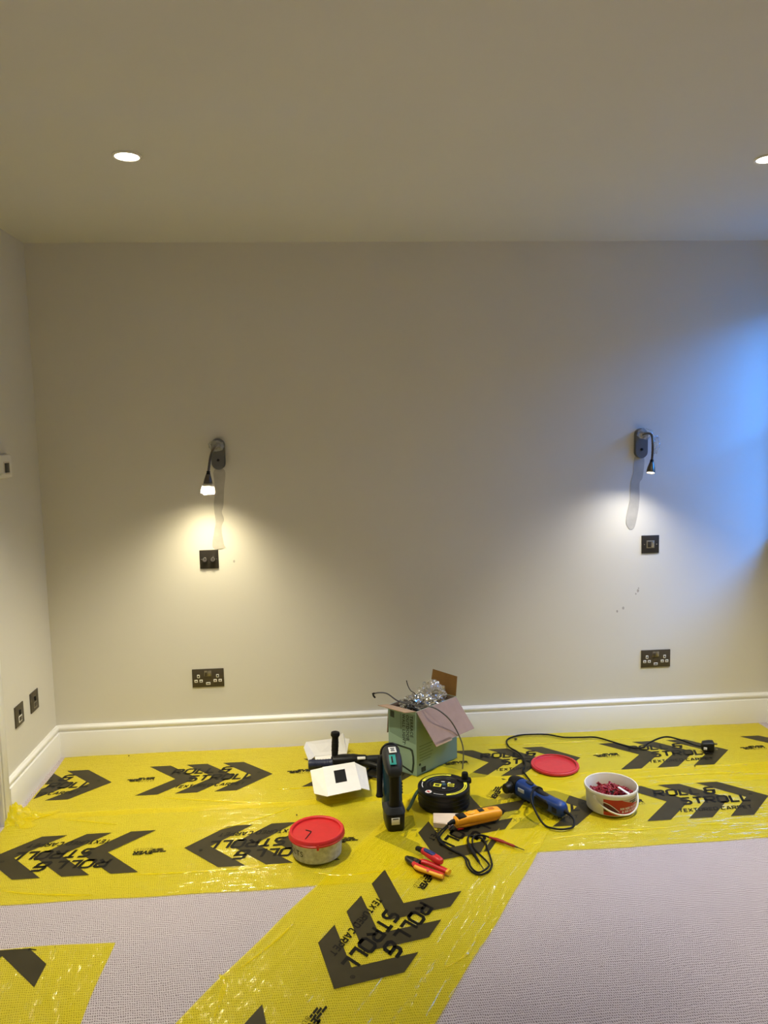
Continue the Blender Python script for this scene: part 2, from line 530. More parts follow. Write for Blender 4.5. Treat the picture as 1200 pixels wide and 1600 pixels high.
# door trim on the left wall and its door
bm = bmesh.new()
for a, b in ((DY1, -0.578), (DY0-0.072, DY0)):
    box(bm, (0, a, 0), (0.018, b, DZ+0.072), 0.004)
    box(bm, (0.016, a+0.012, 0), (0.024, b-0.018, DZ+0.05), 0.003)
box(bm, (0, DY0, DZ), (0.018, DY1, DZ+0.072), 0.004)
struct('trim_1', bm, TRIM, 'white door architrave at the left edge of the left wall')
bm = bmesh.new()
box(bm, (-0.075, DY0+0.005, 0.005), (-0.035, DY1-0.005, DZ-0.005), 0.003)
door_1 = struct('door_1', bm, TRIM, 'white panelled door in the left wall')
for z0, z1 in ((0.25, 0.95), (1.10, 1.85)):
    bm = bmesh.new(); box(bm, (-0.036, DY0+0.13, z0), (-0.030, DY1-0.13, z1), 0.003); finish('panel', bm, TRIM, door_1)
bm = bmesh.new(); lathe(bm, [(0.0, 0), (0.024, 0), (0.024, 0.006), (0.010, 0.01), (0.010, 0.04), (0.022, 0.05), (0.024, 0.06), (0.0, 0.07)], 20, mtx=Matrix.Translation((-0.035, DY0+0.07, 1.0)) @ Matrix.Rotation(PI/2, 4, 'Y'), cap0=False, cap1=False)
finish('door_handle', bm, CHROME, door_1)

# filled cable chases and scuffs on the back wall
def wall_patch(name, pts, m, t=0.0015, n=5):
    P = catmull([(x, z, 0) for x, z in pts], n, closed=True)
    bm = bmesh.new()
    prism(bm, [(p.x, p.y) for p in P], 0, t, mtx=Matrix(((1, 0, 0, 0), (0, 0, -1, 0), (0, 1, 0, 0), (0, 0, 0, 1))))
    return finish(name, bm, m, wall_back, smooth=False)
tag(wall_patch('plaster_patch', [(0.771, 1.311), (0.82, 1.31), (0.813, 1.223), (0.807, 1.149), (0.799, 1.12), (0.807, 1.084), (0.794, 1.046), (0.802, 0.972), (0.807, 0.954), (0.752, 0.956), (0.761, 1.033), (0.769, 1.077), (0.764, 1.151), (0.773, 1.224)], FILLER), 'grey filled cable chase below the left lamp')
tag(wall_patch('plaster_patch', [(2.738, 1.326), (2.782, 1.325), (2.777, 1.231), (2.762, 1.201), (2.763, 1.125), (2.754, 1.049), (2.738, 0.988), (2.712, 0.986), (2.698, 1.029), (2.716, 1.126), (2.718, 1.203), (2.73, 1.248)], FILLER), 'grey filled cable chase below the right lamp')
for cx, cz, s in ((2.762, 0.682, .007), (2.752, 0.667, .004), (2.765, 0.694, .0035), (2.69, 0.60, .006), (2.66, 0.585, .005), (0.845, 0.890, .005)):
    wall_patch('scuff', [(cx+s*(1+0.4*random.random())*math.cos(a)*0.7, cz+s*(1+0.5*random.random())*math.sin(a)) for a in [i*PI/3 for i in range(6)]], SCUFF if cz < 0.7 and s < .011 else FILLER, t=0.0006, n=3)

# ------------------------------------------------------------------ protective film
def chev(bm, x0):
    for s in (1, -1):
        q = [(x0, s*0.139), (x0+0.092, s*0.139), (x0+0.231, 0), (x0+0.139, 0)]
        f = bm.faces.new([bm.verts.new((x, y, 0)) for x, y in (q if s < 0 else q[::-1])])
    bmesh.ops.remove_doubles(bm, verts=bm.verts[:], dist=1e-5)

def motif_meshes(x0):
    out = []
    for k in range(3):
        b = bmesh.new(); chev(b, x0+0.162*k); out.append(('chevron', b, PRINT, 0.0004))
    for txt, dx, dy, hh, w, gp in (('ROLL', .113, .045, .046, .180, .32), ('&', .318, .043, .050, .046, .32), ('STROLL', .192, -.030, .048, .272, .32), ('TEXTURED', .150, -.088, .0215, .152, .36), ('CARPET', .318, -.088, .0215, .120, .36)):
        b = bmesh.new()
        stroke_text(b, txt, x0+dx, dy, hh, width=w, t=0.245, gap=gp)
        out.append(('lettering', b, INK, 0.0008))
    b = bmesh.new()
    c = (x0+0.494, 0.022)
    for i in range(12):
        a0, a1 = 2*PI*i/12, 2*PI*(i+1)/12
        b.faces.new([b.verts.new((c[0]+r*math.cos(a), c[1]+r*math.sin(a), 0)) for r, a in ((.005, a0), (.007, a0), (.007, a1), (.005, a1))])
    stroke_text(b, 'R', c[0]-0.0022, c[1]-0.003, 0.006, t=0.2, slant=0)
    out.append(('registered_mark', b, INK, 0.0008))
    # maker's logo: staggered bricks, bold italic EVER and lighter BUILD below
    for i, (dx, dy, w) in enumerate(((-.075, .012, .022), (-.050, .012, .022), (-.060, .003, .022), (-.035, .021, .014), (-.035, .003, .012), (-.052, -.006, .022), (-.027, -.006, .012))):
        b = bmesh.new()
        b.faces.new([b.verts.new((x0+dx+sx+dy*0.5, dy+sy, 0)) for sx, sy in ((0, 0), (w, 0), (w+.004, .0072), (.004, .0072))])
        out.append(('logo_brick', b, INK, 0.0008))
    for txt, size, bold, sp, dx, dy in (('EVER', .031, .0016, 1.0, -.022, .006), ('BUILD', .020, -.0003, 1.25, -.018, -.013)):
        b = text_bm(txt, size, shear=0.25, bold=bold, spacing=sp)
        bmesh.ops.translate(b, vec=(x0+dx, dy, 0), verts=b.verts)
        out.append(('logo_lettering', b, INK, 0.0008))
    return out

Z_ = Vector((0, 0, 1))
def film_strip(label, loc, rz, L, v0, v1, motifs, creases=()):
    t = thing('protective_film', label, 'floor film', loc, rz, 'yellow floor protection film')
    bm = bmesh.new()
    nx, ny = max(2, int(L/0.03)), 20
    rnd = random.Random(int(L*1000))
    ph = rnd.random()*50
    V = []
    for i in range(nx+1):
        row = []
        for j in range(ny+1):
            u = L*i/nx
            v = v0+(v1-v0)*j/ny
            e = 0.0
            if j in (0, ny):
                e = 0.003*math.sin(u*5+ph)+0.002*math.sin(u*17+ph)
            if i in (0, nx):
                u += 0.004*math.sin(v*14+ph)
            row.append(bm.verts.new((u, v+e, 0)))
        V.append(row)
    for i in range(nx):
        for j in range(ny):
            bm.faces.new((V[i][j], V[i+1][j], V[i+1][j+1], V[i][j+1]))
    finish('sheet', bm, FILM, t)
    inv = (Matrix.Translation(loc) @ Matrix.Rotation(rz, 4, 'Z')).inverted()
    for cr_, (pts, hgt, wid) in enumerate(creases):
        P = [inv @ p for p in catmull([(x, y, loc[2]) for x, y in pts], 10)]
        bm = bmesh.new(); rows = []
        for i, p in enumerate(P):
            d = (P[min(i+1, len(P)-1)]-P[max(i-1, 0)]).normalized()
            n = Vector((-d.y, d.x, 0))
            f = math.sin(PI*i/(len(P)-1))**.6
            j = 1+.5*mnoise.noise(Vector((i*.35, cr_, 2)))
            rows.append([bm.verts.new(p+n*a*wid*f*j+Z_*h*hgt*f*j+Z_*.0011) for a, h in ((-1, 0), (-.35, .55), (0, 1), (.25, .5), (.7, 0))])
        for A_, B_ in zip(rows, rows[1:]):
            for k in range(4):
                bm.faces.new((A_[k], A_[k+1], B_[k+1], B_[k]))
        finish('crease', bm, FILM, t, sharp=80)
    for x0 in motifs:
        for nm, b, m, dz in motif_meshes(x0):
            for co, no in (((0.004, 0, 0), (-1, 0, 0)), ((L-0.004, 0, 0), (1, 0, 0)), ((0, v0, 0), (0, -1, 0)), ((0, v1, 0), (0, 1, 0))):
                bmesh.ops.bisect_plane(b, geom=b.verts[:]+b.edges[:]+b.faces[:], plane_co=co, plane_no=no, clear_outer=True)
            if not b.faces:
                b.free(); continue
            bmesh.ops.translate(b, vec=(0, 0, dz), verts=b.verts)
            if nm == 'chevron':
                # an arrow cut by the film's end leaves two arms: each its own piece
                for sgn in ((1, -1) if max(v.co.x for v in b.verts) - 1e-4 > L-0.0041 or not any(abs(v.co.y) < 1e-4 for v in b.verts) else (0,)):
                    c = b.copy()
                    if sgn:
                        bmesh.ops.bisect_plane(c, geom=c.verts[:]+c.edges[:]+c.faces[:], plane_co=(0, 0, 0), plane_no=(0, -sgn, 0), clear_outer=True)
                    if c.faces:
                        finish(nm, c, m, t, smooth=False)
                    else:
                        c.free()
                b.free()
                continue
            finish(nm, b, m, t, smooth=False)
    return t

film_strip('yellow printed film strip lying along the back wall skirting', (0.040, -0.312, 0.0012), 0.0, 3.335, -0.300, 0.290,
           [-0.268, 0.416, 1.100, 1.784, 2.470, 3.155],
           [([(.573, -.481), (.832, -.544), (1.117, -.594)], .0025, .006), ([(1.032, -.461), (1.138, -.462), (1.217, -.448)], .002, .005), ([(1.95, -.12), (2.3, -.14), (2.8, -.13)], .002, .005)])
filmB = film_strip('yellow film strip at left with upside-down lettering, under the red-lidded tub', (1.58, -0.886, 0.0030), PI, 1.555, -0.312, 0.283,
           [-0.395, 0.289, 0.973],
           [([(1.118, -.626), (.975, -.711), (.823, -.784)], .0025, .005), ([(.178, -1.086), (.311, -1.118), (.494, -1.145)], .003, .006), ([(.591, -1.039), (.852, -1.045), (1.124, -1.030)], .003, .006), ([(.23, -.625), (.33, -.650), (.45, -.690)], .0025, .006), ([(1.2, -1.09), (1.3, -1.12), (1.5, -1.10)], .003, .006)])
film_strip('yellow film strip at right under the white bucket and blue power tool', (1.735, -0.750, 0.0026), 0.0, 1.640, -0.300, 0.295,
           [0.021, 0.705, 1.389],
           [([(2.278, -.937), (2.397, -.946), (2.535, -.938)], .0025, .006), ([(2.595, -.931), (2.737, -.942), (2.861, -.960)], .0025, .006), ([(2.047, -.972), (2.198, -.955), (2.286, -.964)], .0025, .006), ([(2.5, -.55), (2.8, -.53), (3.1, -.55)], .002, .006)])
film_strip('yellow film strip running diagonally from the tools towards the viewer', (1.993, -0.481, 0.0046), math.atan2(-0.848, -0.53), 2.35, -0.298, 0.290,
           [-0.539, 0.141, 0.821, 1.505],
           [([(1.568, -1.597), (1.636, -1.547), (1.685, -1.465)], .003, .006), ([(.95, -1.56), (.972, -1.60), (.960, -1.718)], .003, .008), ([(1.885, -.88), (1.79, -1.03), (1.735, -1.20)], .002, .005), ([(1.15, -1.35), (1.10, -1.43), (1.00, -1.55)], .002, .005)])
film_strip('short yellow film piece on the carpet in the bottom left corner', (0.318, -2.60, 0.0012), PI/2, 1.215, -0.308, 0.295,
           [0.361, 1.045])

# crumpled corner of the left strip, pushed up against the door trim
bm = bmesh.new()
nx, ny = 34, 22
V = []
for i in range(nx+1):
    row = []
    for j in range(ny+1):
        u, v = i/nx, j/ny
        x = 0.022+(0.13+0.04*math.sin(v*5.0+1.0))*u
        y = -0.548-0.120*v+0.012*math.sin(u*7)
        env = (1-u)**1.4*math.sin(PI*min(1, v*1.05))**0.8
        n = mnoise.noise(Vector((x*28, y*40, 1.3))) + 0.6*mnoise.noise(Vector((x*70, y*75, 4.3)))
        ridge = 1-abs(mnoise.noise(Vector((x*16, y*44, 9.1))))*2.2
        z = 0.0045 + env*max(0.002, 0.030+0.026*n+0.030*ridge)
        row.append(bm.verts.new((x+0.008*n*env, y+0.010*n*env, z)))
    V.append(row)
for i in range(nx):
    for j in range(ny):
        bm.faces.new((V[i][j], V[i+1][j], V[i+1][j+1], V[i][j+1]))
bmesh.ops.transform(bm, matrix=filmB.matrix_basis.inverted() if False else (Matrix.Translation((1.58, -0.886, 0.0030)) @ Matrix.Rotation(PI, 4, 'Z')).inverted(), verts=bm.verts)
tag(finish('crumpled_corner', bm, FILM, filmB, sharp=80), 'crumpled raised film corner')

# ------------------------------------------------------------------ ceiling downlights
LENS = mat('lit_lens', (255, 250, 240), rough=0.3, var=0.0, emit=14.0, ecol=(1.0, 0.93, 0.80))
def downlight(x, y, label, side=None):
    t = thing('ceiling_downlight', label, 'downlight', (x, y, H), 0, 'recessed ceiling downlights')
    bm = bmesh.new()
    lathe(bm, [(0.036, -0.0005), (0.044, -0.0005), (0.045, -0.003), (0.041, -0.006), (0.036, -0.005)], 40, cap0=False, cap1=False)
    finish('bezel', bm, PLASTIC_W, t)
    bm = bmesh.new(); lathe(bm, [(0.0, -0.002), (0.036, -0.002), (0.036, -0.0035), (0.0, -0.004)], 32, cap0=False, cap1=False)
    finish('lens', bm, LENS, t)
    ld = bpy.data.lights.new('downlight_spot', 'SPOT')
    ld.energy = DOWNLIGHT_W
    ld.color = DOWNLIGHT_COL
    ld.spot_size = math.radians(77)
    ld.spot_blend = 1.0
    ld.shadow_soft_size = 0.03
    lo = bpy.data.objects.new('downlight_spot', ld)
    COL.objects.link(lo); lo.parent = t; lo.location = (0, 0, -0.02)
    if y > -2:
        lo.rotation_euler = (DOWNLIGHT_TILT, 0, 0)
downlight(0.709, -1.078, 'round recessed ceiling downlight above the left wall lamp')
downlight(2.722, -1.083, 'round recessed ceiling downlight at the right edge of the ceiling')
downlight(0.709, -3.25, 'unseen ceiling downlight added behind the viewer on the left')  # rear pair is out of view, added to light the room
downlight(2.722, -3.25, 'unseen ceiling downlight added behind the viewer on the right')  # also unseen, added for light on the near floor

# ------------------------------------------------------------------ wall plates
def plate(bm, w, h, d=0.005, bev=0.0016):
    box(bm, (-w/2, -d, -h/2), (w/2, 0, h/2), bev)

def front_box(parent, name, m, x, z, w, h, y0, y1, bev=0.0008):
    bm = bmesh.new(); box(bm, (x-w/2, -y1, z-h/2), (x+w/2, -y0, z+h/2), bev); return finish(name, bm, m, parent)

SWITCHM = mat('rocker_metal', (150, 144, 126), rough=0.35, metal=0.7, var=0.05)
def double_socket(x, z, label):
    t = thing('double_socket', label, 'socket', (x, 0, z), 0, 'double wall sockets')
    bm = bmesh.new(); plate(bm, .146, .086); finish('plate', bm, BRONZE, t)
    for sx in (-1, 1):
        for px, pz, w, h in ((0, .009, .0125, .016), (-.0115, -.0135, .015, .0135), (.0115, -.0135, .015, .0135)):
            s = front_box(t, 'pin_surround', PLASTIC_W, sx*.044+px, pz, w, h, .004, .0057)
            front_box(s, 'pin_slot', HOLE, sx*.044+px, pz, w*.5, h*.34 if px else h*.5, .005, .0060, 0.0002)
        r = front_box(t, 'switch_surround', SWITCHM, sx*.0085, .0215, .0150, .027, .004, .0058)
        bm = bmesh.new(); box(bm, (sx*.0085-.005, -.0085, .0105), (sx*.0085+.005, -.005, .0285), .0008, mtx=Matrix.Translation((0, 0, 0)) @ Matrix.Rotation(0.06, 4, 'X'))
        finish('rocker', bm, BRONZE if sx < 0 else SWITCHM, r)
    s = front_box(t, 'usb_surround', PLASTIC_W, 0, -.0265, .020, .0125, .004, .0057)
    front_box(s, 'usb_slot', HOLE, 0, -.0265, .014, .0045, .005, .0060, 0.0002)
    for sx in (-1, 1):
        bm = bmesh.new(); lathe(bm, [(0, 0), (.0028, 0), (.0024, .0012), (0, .0015)], 12, mtx=Matrix.Translation((sx*.0605, -.0048, 0)) @ Matrix.Rotation(PI/2, 4, 'X'), cap0=False, cap1=False)
        finish('screw', bm, BRONZE, t)
double_socket(.7031, .344, 'dark bronze double socket low on the wall below the dimmer switch')
double_socket(2.8542, .344, 'dark bronze double socket low on the wall at the right')

DARKPLATE = mat('dark_plate', (58, 54, 50), rough=0.4, metal=0.5, var=0.06)
t = thing('dimmer_switch', 'dark square dimmer plate with two chrome knobs under the left lamp', 'switch', (.7325, 0, .9034))
bm = bmesh.new(); plate(bm, .086, .086, .005); finish('plate', bm, DARKPLATE, t)
for sx in (-.018, .018):
    bm = bmesh.new()
    lathe(bm, [(.0, 0), (.0118, 0), (.0122, .004), (.0105, .015), (.0095, .0165), (0, .0168)], 24, mtx=Matrix.Translation((sx, -.004, 0.001)) @ Matrix.Rotation(PI/2, 4, 'X'), cap0=False, cap1=False)
    k = finish('dimmer_knob', bm, CHROME, t)
    bm = bmesh.new(); box(bm, (sx-.001, -.0215, .002), (sx+.001, -.0205, .009)); finish('pointer', bm, BLACK, k)
for sx in (-.034, .034):
    bm = bmesh.new(); lathe(bm, [(0, 0), (.0028, 0), (.0024, .0012), (0, .0015)], 12, mtx=Matrix.Translation((sx, -.0048, 0.001)) @ Matrix.Rotation(PI/2, 4, 'X'), cap0=False, cap1=False)
    finish('screw', bm, CHROME, t)

t = thing('light_switch', 'dark square light switch plate with one rocker under the right lamp', 'switch', (2.8183, 0, .9072))
bm = bmesh.new(); plate(bm, .086, .086, .005); finish('plate', bm, DARKPLATE, t)
r = front_box(t, 'rocker_surround', SWITCHM, 0, 0, .039, .037, .004, .0062)
bm = bmesh.new(); box(bm, (-.014, -.0095, -.0135), (.002, -.005, .0135), .001); finish('rocker', bm, DARKPLATE, r)
bm = bmesh.new(); box(bm, (.002, -.0085, -.0135), (.0150, -.005, .0135), .001); finish('rocker_face', bm, CHROME, r)
for sx in (-.030, .030):
    bm = bmesh.new(); lathe(bm, [(0, 0), (.003, 0), (.0026, .0012), (0, .0015)], 12, mtx=Matrix.Translation((sx, -.0048, 0)) @ Matrix.Rotation(PI/2, 4, 'X'), cap0=False, cap1=False)
    finish('screw', bm, CHROME, t)

def data_plate(y, label, n):
    t = thing('data_socket', label, 'socket', (0, y, .3521), PI/2, 'single outlet plates on the left wall')
    bm = bmesh.new(); plate(bm, .086, .086, .005); finish('plate', bm, BRONZE, t)
    s = front_box(t, 'outlet_surround', PLASTIC_W if n == 0 else SWITCHM, .004, -.017, .034, .026, .004, .0058)
    front_box(s, 'outlet_shutter', BRONZE, .004, -.017, .026, .018, .005, .0064)
    bm = bmesh.new(); box(bm, (-.003, -.009, .002), (.007, -.004, .020), .001); finish('latch', bm, HOLE, t)
    if n == 1:
        front_box(t, 'upper_trim', SWITCHM, .002, .022, .018, .004, .004, .0058)
data_plate(-.4066, 'bronze single outlet plate on the left wall nearer the door trim', 0)
data_plate(-.2426, 'bronze single outlet plate on the left wall nearer the corner', 1)

t = thing('thermostat', 'cream wall thermostat with small dark display on the left wall', 'thermostat', (0, -.424, 1.366), PI/2)
CREAM = mat('cream_plastic', (214, 206, 188), rough=0.5, var=0.02)
bm = bmesh.new(); box(bm, (-.066, -.026, -.046), (.064, 0, .046), .006, 3); b_ = finish('housing', bm, PLASTIC_W, t)
bm = bmesh.new(); box(bm, (-.070, -.008, -.050), (.068, 0, .050), .003, 2); finish('back_plate', bm, CREAM, t)
front_box(t, 'display_bezel', CREAM, .0105, -.006, .056, .050, .024, .0275)
front_box(t, 'display', mat('dark_display', (38, 40, 44), rough=0.15, var=0.05), .0105, -.006, .043, .038, .026, .0285)
bm = bmesh.new(); box(bm, (-.05, -.0285, -.034), (-.01, -.025, -.024), .001); finish('button', bm, PLASTIC_W, t)

# ------------------------------------------------------------------ wall reading lamps
def blob(bm, c, r, amp, freq, sub=4, seed=0.0, scale=(1, 1, 1)):
    res = bmesh.ops.create_icosphere(bm, subdivisions=sub, radius=1.0)
    for v in res['verts']:
        n = v.co.normalized()
        d = 1 + amp*(mnoise.noise(n*freq+Vector((seed, seed*2, 0)))*1.0 + 0.6*(1-2*abs(mnoise.noise(n*freq*2+Vector((0, seed, 7))))))
        v.co = Vector((c[0]+n.x*r*d*scale[0], c[1]+n.y*r*d*scale[1], c[2]+n.z*r*d*scale[2]))

def reading_lamp(x, z, label, goose, head_dir, watts, col, glow, tiltback):
    t = thing('reading_lamp', label, 'wall lamp', (x, 0, z), 0, 'gooseneck wall reading lamps')
    bm = bmesh.new()
    poly = []
    w, h = .0305, .0705
    for i in range(17):
        a = PI*i/16; poly.append((w*math.cos(a), h-w+w*math.sin(a)))
    for i in range(17):
        a = PI+PI*i/16; poly.append((w*math.cos(a), -(h-w)+w*math.sin(a)))
    M = Matrix(((1, 0, 0, 0), (0, 0, -1, 0), (0, 1, 0, 0), (0, 0, 0, 1)))
    prism(bm, poly, 0, .016, M)
    prism(bm, [(px*.93, pz*.965) for px, pz in poly], .016, .019, M)
    bp = finish('back_plate', bm, GREYPLATE, t, sharp=30)
    bm = bmesh.new(); lathe(bm, [(0, 0), (.0065, 0), (.0060, .005), (0, .006)], 16, mtx=Matrix.Translation((0, -.018, -.028)) @ Matrix.Rotation(PI/2, 4, 'X'), cap0=False, cap1=False)
    finish('push_switch', bm, BLACK, bp)
    bm = bmesh.new(); lathe(bm, [(.0, 0), (.013, 0), (.013, .012), (.009, .018), (0, .02)], 20, mtx=Matrix.Translation((goose[0][0], -.018, goose[0][2])) @ Matrix.Rotation(PI/2, 4, 'X'), cap0=False, cap1=False)
    finish('swivel_joint', bm, STEEL, t)
    bm = bmesh.new()
    P = catmull(goose, 10)
    tube(bm, P, [.0052+.0006*(i % 2) for i in range(len(P))], 12)
    finish('gooseneck', bm, LAMPSTEEL, t)
    d = Vector(head_dir).normalized()
    e = Vector(goose[-1])
    rot = d.to_track_quat('Z', 'Y').to_matrix().to_4x4()
    Mh = Matrix.Translation(e) @ rot
    bm = bmesh.new(); lathe(bm, [(0, -.006), (.0075, -.006), (.0085, -.001), (.0070, .001), (.0085, .003), (.0095, .008), (0, .009)], 20, mtx=Mh, cap0=False, cap1=False)
    finish('collar', bm, BLACK, t)
    bm = bmesh.new()
    lathe(bm, [(.010, .008), (.0125, .016), (.0165, .030), (.0190, .045), (.0190, .056), (.0172, .056), (.0172, .050), (.0, .046)], 28, mtx=Mh, cap0=True, cap1=False)
    hd = finish('lamp_head', bm, LAMPSTEEL, t)
    bm = bmesh.new(); lathe(bm, [(0, .0515), (.0165, .0515), (.0165, .0530), (0, .0535)], 24, mtx=Mh, cap0=False, cap1=False)
    finish('lamp_lens', bm, mat('lamp_lens_lit', (255, 250, 238), rough=0.3, var=0, emit=16.0, ecol=(1.0, 0.92, 0.74)), hd)
    # protective wrapping still on the joint
    bm = bmesh.new()
    g1 = Vector(goose[1])
    blob(bm, (goose[0][0]*.5+g1.x*.5, -.05, goose[0][2]*.5+g1.z*.5+.002), .026, .35, 2.2, 4, x, (1.15, .9, .8))
    finish('plastic_wrap', bm, BAG, t, sharp=60)
    if glow:
        bm = bmesh.new()
        lathe(bm, [(.0200, .047), (.0235, .052), (.0275, .070), (.0300, .088), (.0290, .093)], 22, mtx=Mh, cap0=False, cap1=False)
        for v in bm.verts:
            n = mnoise.noise(v.co*60+Vector((3, 1, 2)))
            v.co += Vector((n*.004, n*.003, n*.006))
        finish('plastic_sleeve', bm, GLOWBAG, t, sharp=70)
    ld = bpy.data.lights.new('reading_spot', 'SPOT')
    ld.energy = watts
    ld.color = col
    ld.spot_size = math.radians(150)
    ld.spot_blend = 1.0
    ld.shadow_soft_size = 0.014
    lo = bpy.data.objects.new('reading_spot', ld)
    COL.objects.link(lo); lo.parent = t
    lo.location = e + d*.062
    ld_dir = (d + Vector((0, tiltback, 0))).normalized()
    lo.rotation_mode = 'QUATERNION'
    lo.rotation_quaternion = ld_dir.to_track_quat('-Z', 'Y')

# local coordinates, plate centre at origin
reading_lamp(.795, 1.3855, 'lit gooseneck reading lamp on the left with bright plastic sleeve over its head',
             [(0, -.026, .034), (-.0026, -.060, .036), (-.0120, -.105, .016), (-.0190, -.132, -.020), (-.0266, -.148, -.076)], (-.08, -.03, -1), LAMP_L_W, LAMP_L_COL, True, -.18)
reading_lamp(2.763, 1.3905, 'lit gooseneck reading lamp on the right beside the blue window light',
             [(-.001, -.026, .038), (.0016, -.080, .047), (.0022, -.125, .0354), (-.0011, -.145, -.0194), (-.0059, -.148, -.078)], (-.20, -.25, -1), LAMP_R_W, LAMP_R_COL, False, .05)
bm = bmesh.new(); blob(bm, (2.800, -.09, 1.385), .018, .5, 2.4, 4, 5.0, (.8, .5, 1.7))
tag(finish('plastic_bag', bm, BAG, sharp=60), 'clear plastic bag hanging beside the right lamp gooseneck', 'plastic bag')



# ------------------------------------------------------------------ more materials
MINT = mat('mint_card', (150, 178, 160), rough=0.7, var=0.03, scale=12)
MINT2 = mat('mint_card_dark_print', (124, 150, 132), rough=0.7, var=0.03, scale=12)
MINTINK = mat('box_ink', (44, 56, 50), rough=0.7, var=0.05)
KRAFT = mat('kraft_card', (176, 148, 122), rough=0.85, var=0.05, scale=30)
PINKCARD = mat('pinkish_card', (164, 138, 128), rough=0.85, var=0.05, scale=30)
BROWNCARD = mat('brown_card', (142, 104, 52), rough=0.85, var=0.05, scale=30)
WHITECARD = mat('white_card', (236, 232, 226), rough=0.6, var=0.02)
BEIGECARD = mat('beige_card', (220, 200, 178), rough=0.75, var=0.04)
FOIL = mat('silver_foil', (205, 205, 205), rough=0.22, metal=1.0, var=0.1, scale=50)
RED = mat('red_plastic', (206, 38, 42), rough=0.4, var=0.05)
REDLID = mat('red_lid', (205, 52, 60), rough=0.42, var=0.05)
DARKRED = mat('red_plug_plastic', (148, 28, 38), rough=0.45, var=0.1)
YELLOW = mat('tool_yellow', (240, 176, 40), rough=0.4, var=0.05)
REELYEL = mat('reel_yellow', (228, 222, 60), rough=0.5, var=0.05)
ORANGE = mat('tester_orange_yellow', (246, 168, 34), rough=0.38, var=0.05)
TEAL = mat('tool_teal', (16, 58, 76), rough=0.4, var=0.06)
TEALLABEL = mat('teal_label', (30, 150, 142), rough=0.4, var=0.04)
BLUE = mat('tool_blue', (18, 54, 122), rough=0.4, var=0.06)
NAVY = mat('navy_rubber', (24, 32, 66), rough=0.5, var=0.1, bump=0.2)
DKGREEN = mat('dark_green_strap', (14, 60, 42), rough=0.5, var=0.1)
GREYMETAL = mat('dark_steel', (70, 68, 64), rough=0.35, metal=0.8, var=0.1)
DKGREY = mat('charcoal_plastic', (36, 38, 42), rough=0.5, var=0.08, spec=0.35)
CABLE = mat('grey_cable', (92, 90, 88), rough=0.45, var=0.05)
WHITEINK = mat('white_ink', (232, 230, 226), rough=0.5, var=0.02)
TUBCLEAR = clear_mat('clear_tub_plastic', (0.93, 0.93, 0.93), (0.80, 0.80, 0.82), 0.52, rough=0.2, gloss=0.06)

def put_text(parent, name, s, size, m, mtx, shear=0.0, bold=0.0, align='LEFT', spacing=1.0):
    b = text_bm(s, size, shear, bold, spacing, align)
    bmesh.ops.transform(b, matrix=mtx, verts=b.verts)
    return finish(name, b, m, parent, smooth=False)

X, Y, Z = Vector((1, 0, 0)), Vector((0, 1, 0)), Vector((0, 0, 1))
FZ = 0.0062     # top of the laid film

# ------------------------------------------------------------------ clear tub with red lid, hex key on it
t = thing('screw_tub', 'clear round tub with a bright red lid standing on the left film', 'tub', (1.212, -0.972, FZ))
bm = bmesh.new()
lathe(bm, [(0.0, 0.001), (0.082, 0.001), (0.0855, 0.004), (0.0885, 0.070), (0.0900, 0.073), (0.0885, 0.0735), (0.0868, 0.070), (0.0838, 0.006), (0, 0.004)], 56, cap0=False, cap1=False)
finish('body', bm, TUBCLEAR, t)
bm = bmesh.new()
lathe(bm, [(0, 0.0785), (0.0825, 0.0785), (0.0845, 0.0850), (0.088, 0.087), (0.0935, 0.0868), (0.0965, 0.083), (0.0970, 0.074), (0.0985, 0.073), (0.0985, 0.068), (0.0955, 0.066), (0.0945, 0.078), (0, 0.077)], 64, cap0=False, cap1=False)
lid = finish('lid', bm, RED, t)
bm = bmesh.new(); box(bm, (-.004, -.1005, .060), (.004, -.0970, .080), .001, mtx=Matrix.Rotation(0.05, 4, 'Z')); finish('pull_tab', bm, RED, lid)
bm = bmesh.new()
lathe(bm, [(0, 0.006), (0.080, 0.006), (0.081, 0.030), (0.060, 0.040), (0.03, 0.037), (0, 0.043)], 32, cap0=False, cap1=False)
for v in bm.verts:
    v.co += Vector((1, 1, 1))*0.003*mnoise.noise(v.co*60)
finish('contents', bm, mat('bolt_heap', (150, 148, 142), rough=0.5, metal=0.4, var=0.35, scale=90, bump=0.8), t)
for a, z in ((-1.35, .046), (-0.62, .048), (-2.2, .044)):
    bm = bmesh.new(); lathe(bm, [(0, 0), (.019, 0), (.019, .004), (0, .004)], 20, mtx=Matrix.Translation((.0775*math.cos(a), .0775*math.sin(a), z)) @ Matrix.Rotation(a, 4, 'Z') @ Matrix.Rotation(PI/2, 4, 'Y'), cap0=False, cap1=False)
    finish('washer', bm, WHITECARD if a > -1.0 else STEEL, t)
b = text_bm('BOLTS', 0.027, 0.0, 0.0004, 1.15)
for v in b.verts:
    ang = -3.12 + v.co.x/0.0885
    zz = 0.026+v.co.y
    r = 0.0862+0.003*(zz/0.07)+0.0006
    v.co = (r*math.cos(ang), r*math.sin(ang), zz)
tag(finish('lettering', b, DKGREY, t, smooth=False), 'handwritten dark marker lettering')
t = thing('hex_key', 'small L-shaped hex key lying on the red tub lid', 'hex key', (1.186, -0.985, FZ+0.0800))
bm = bmesh.new(); tube(bm, catmull([(-.012, .020, 0), (.004, .010, 0), (.0065, .007, 0), (.006, .003, 0), (-.012, -.040, 0)], 4), .0016, 6)
finish('bent_bar', bm, GREYMETAL, t)

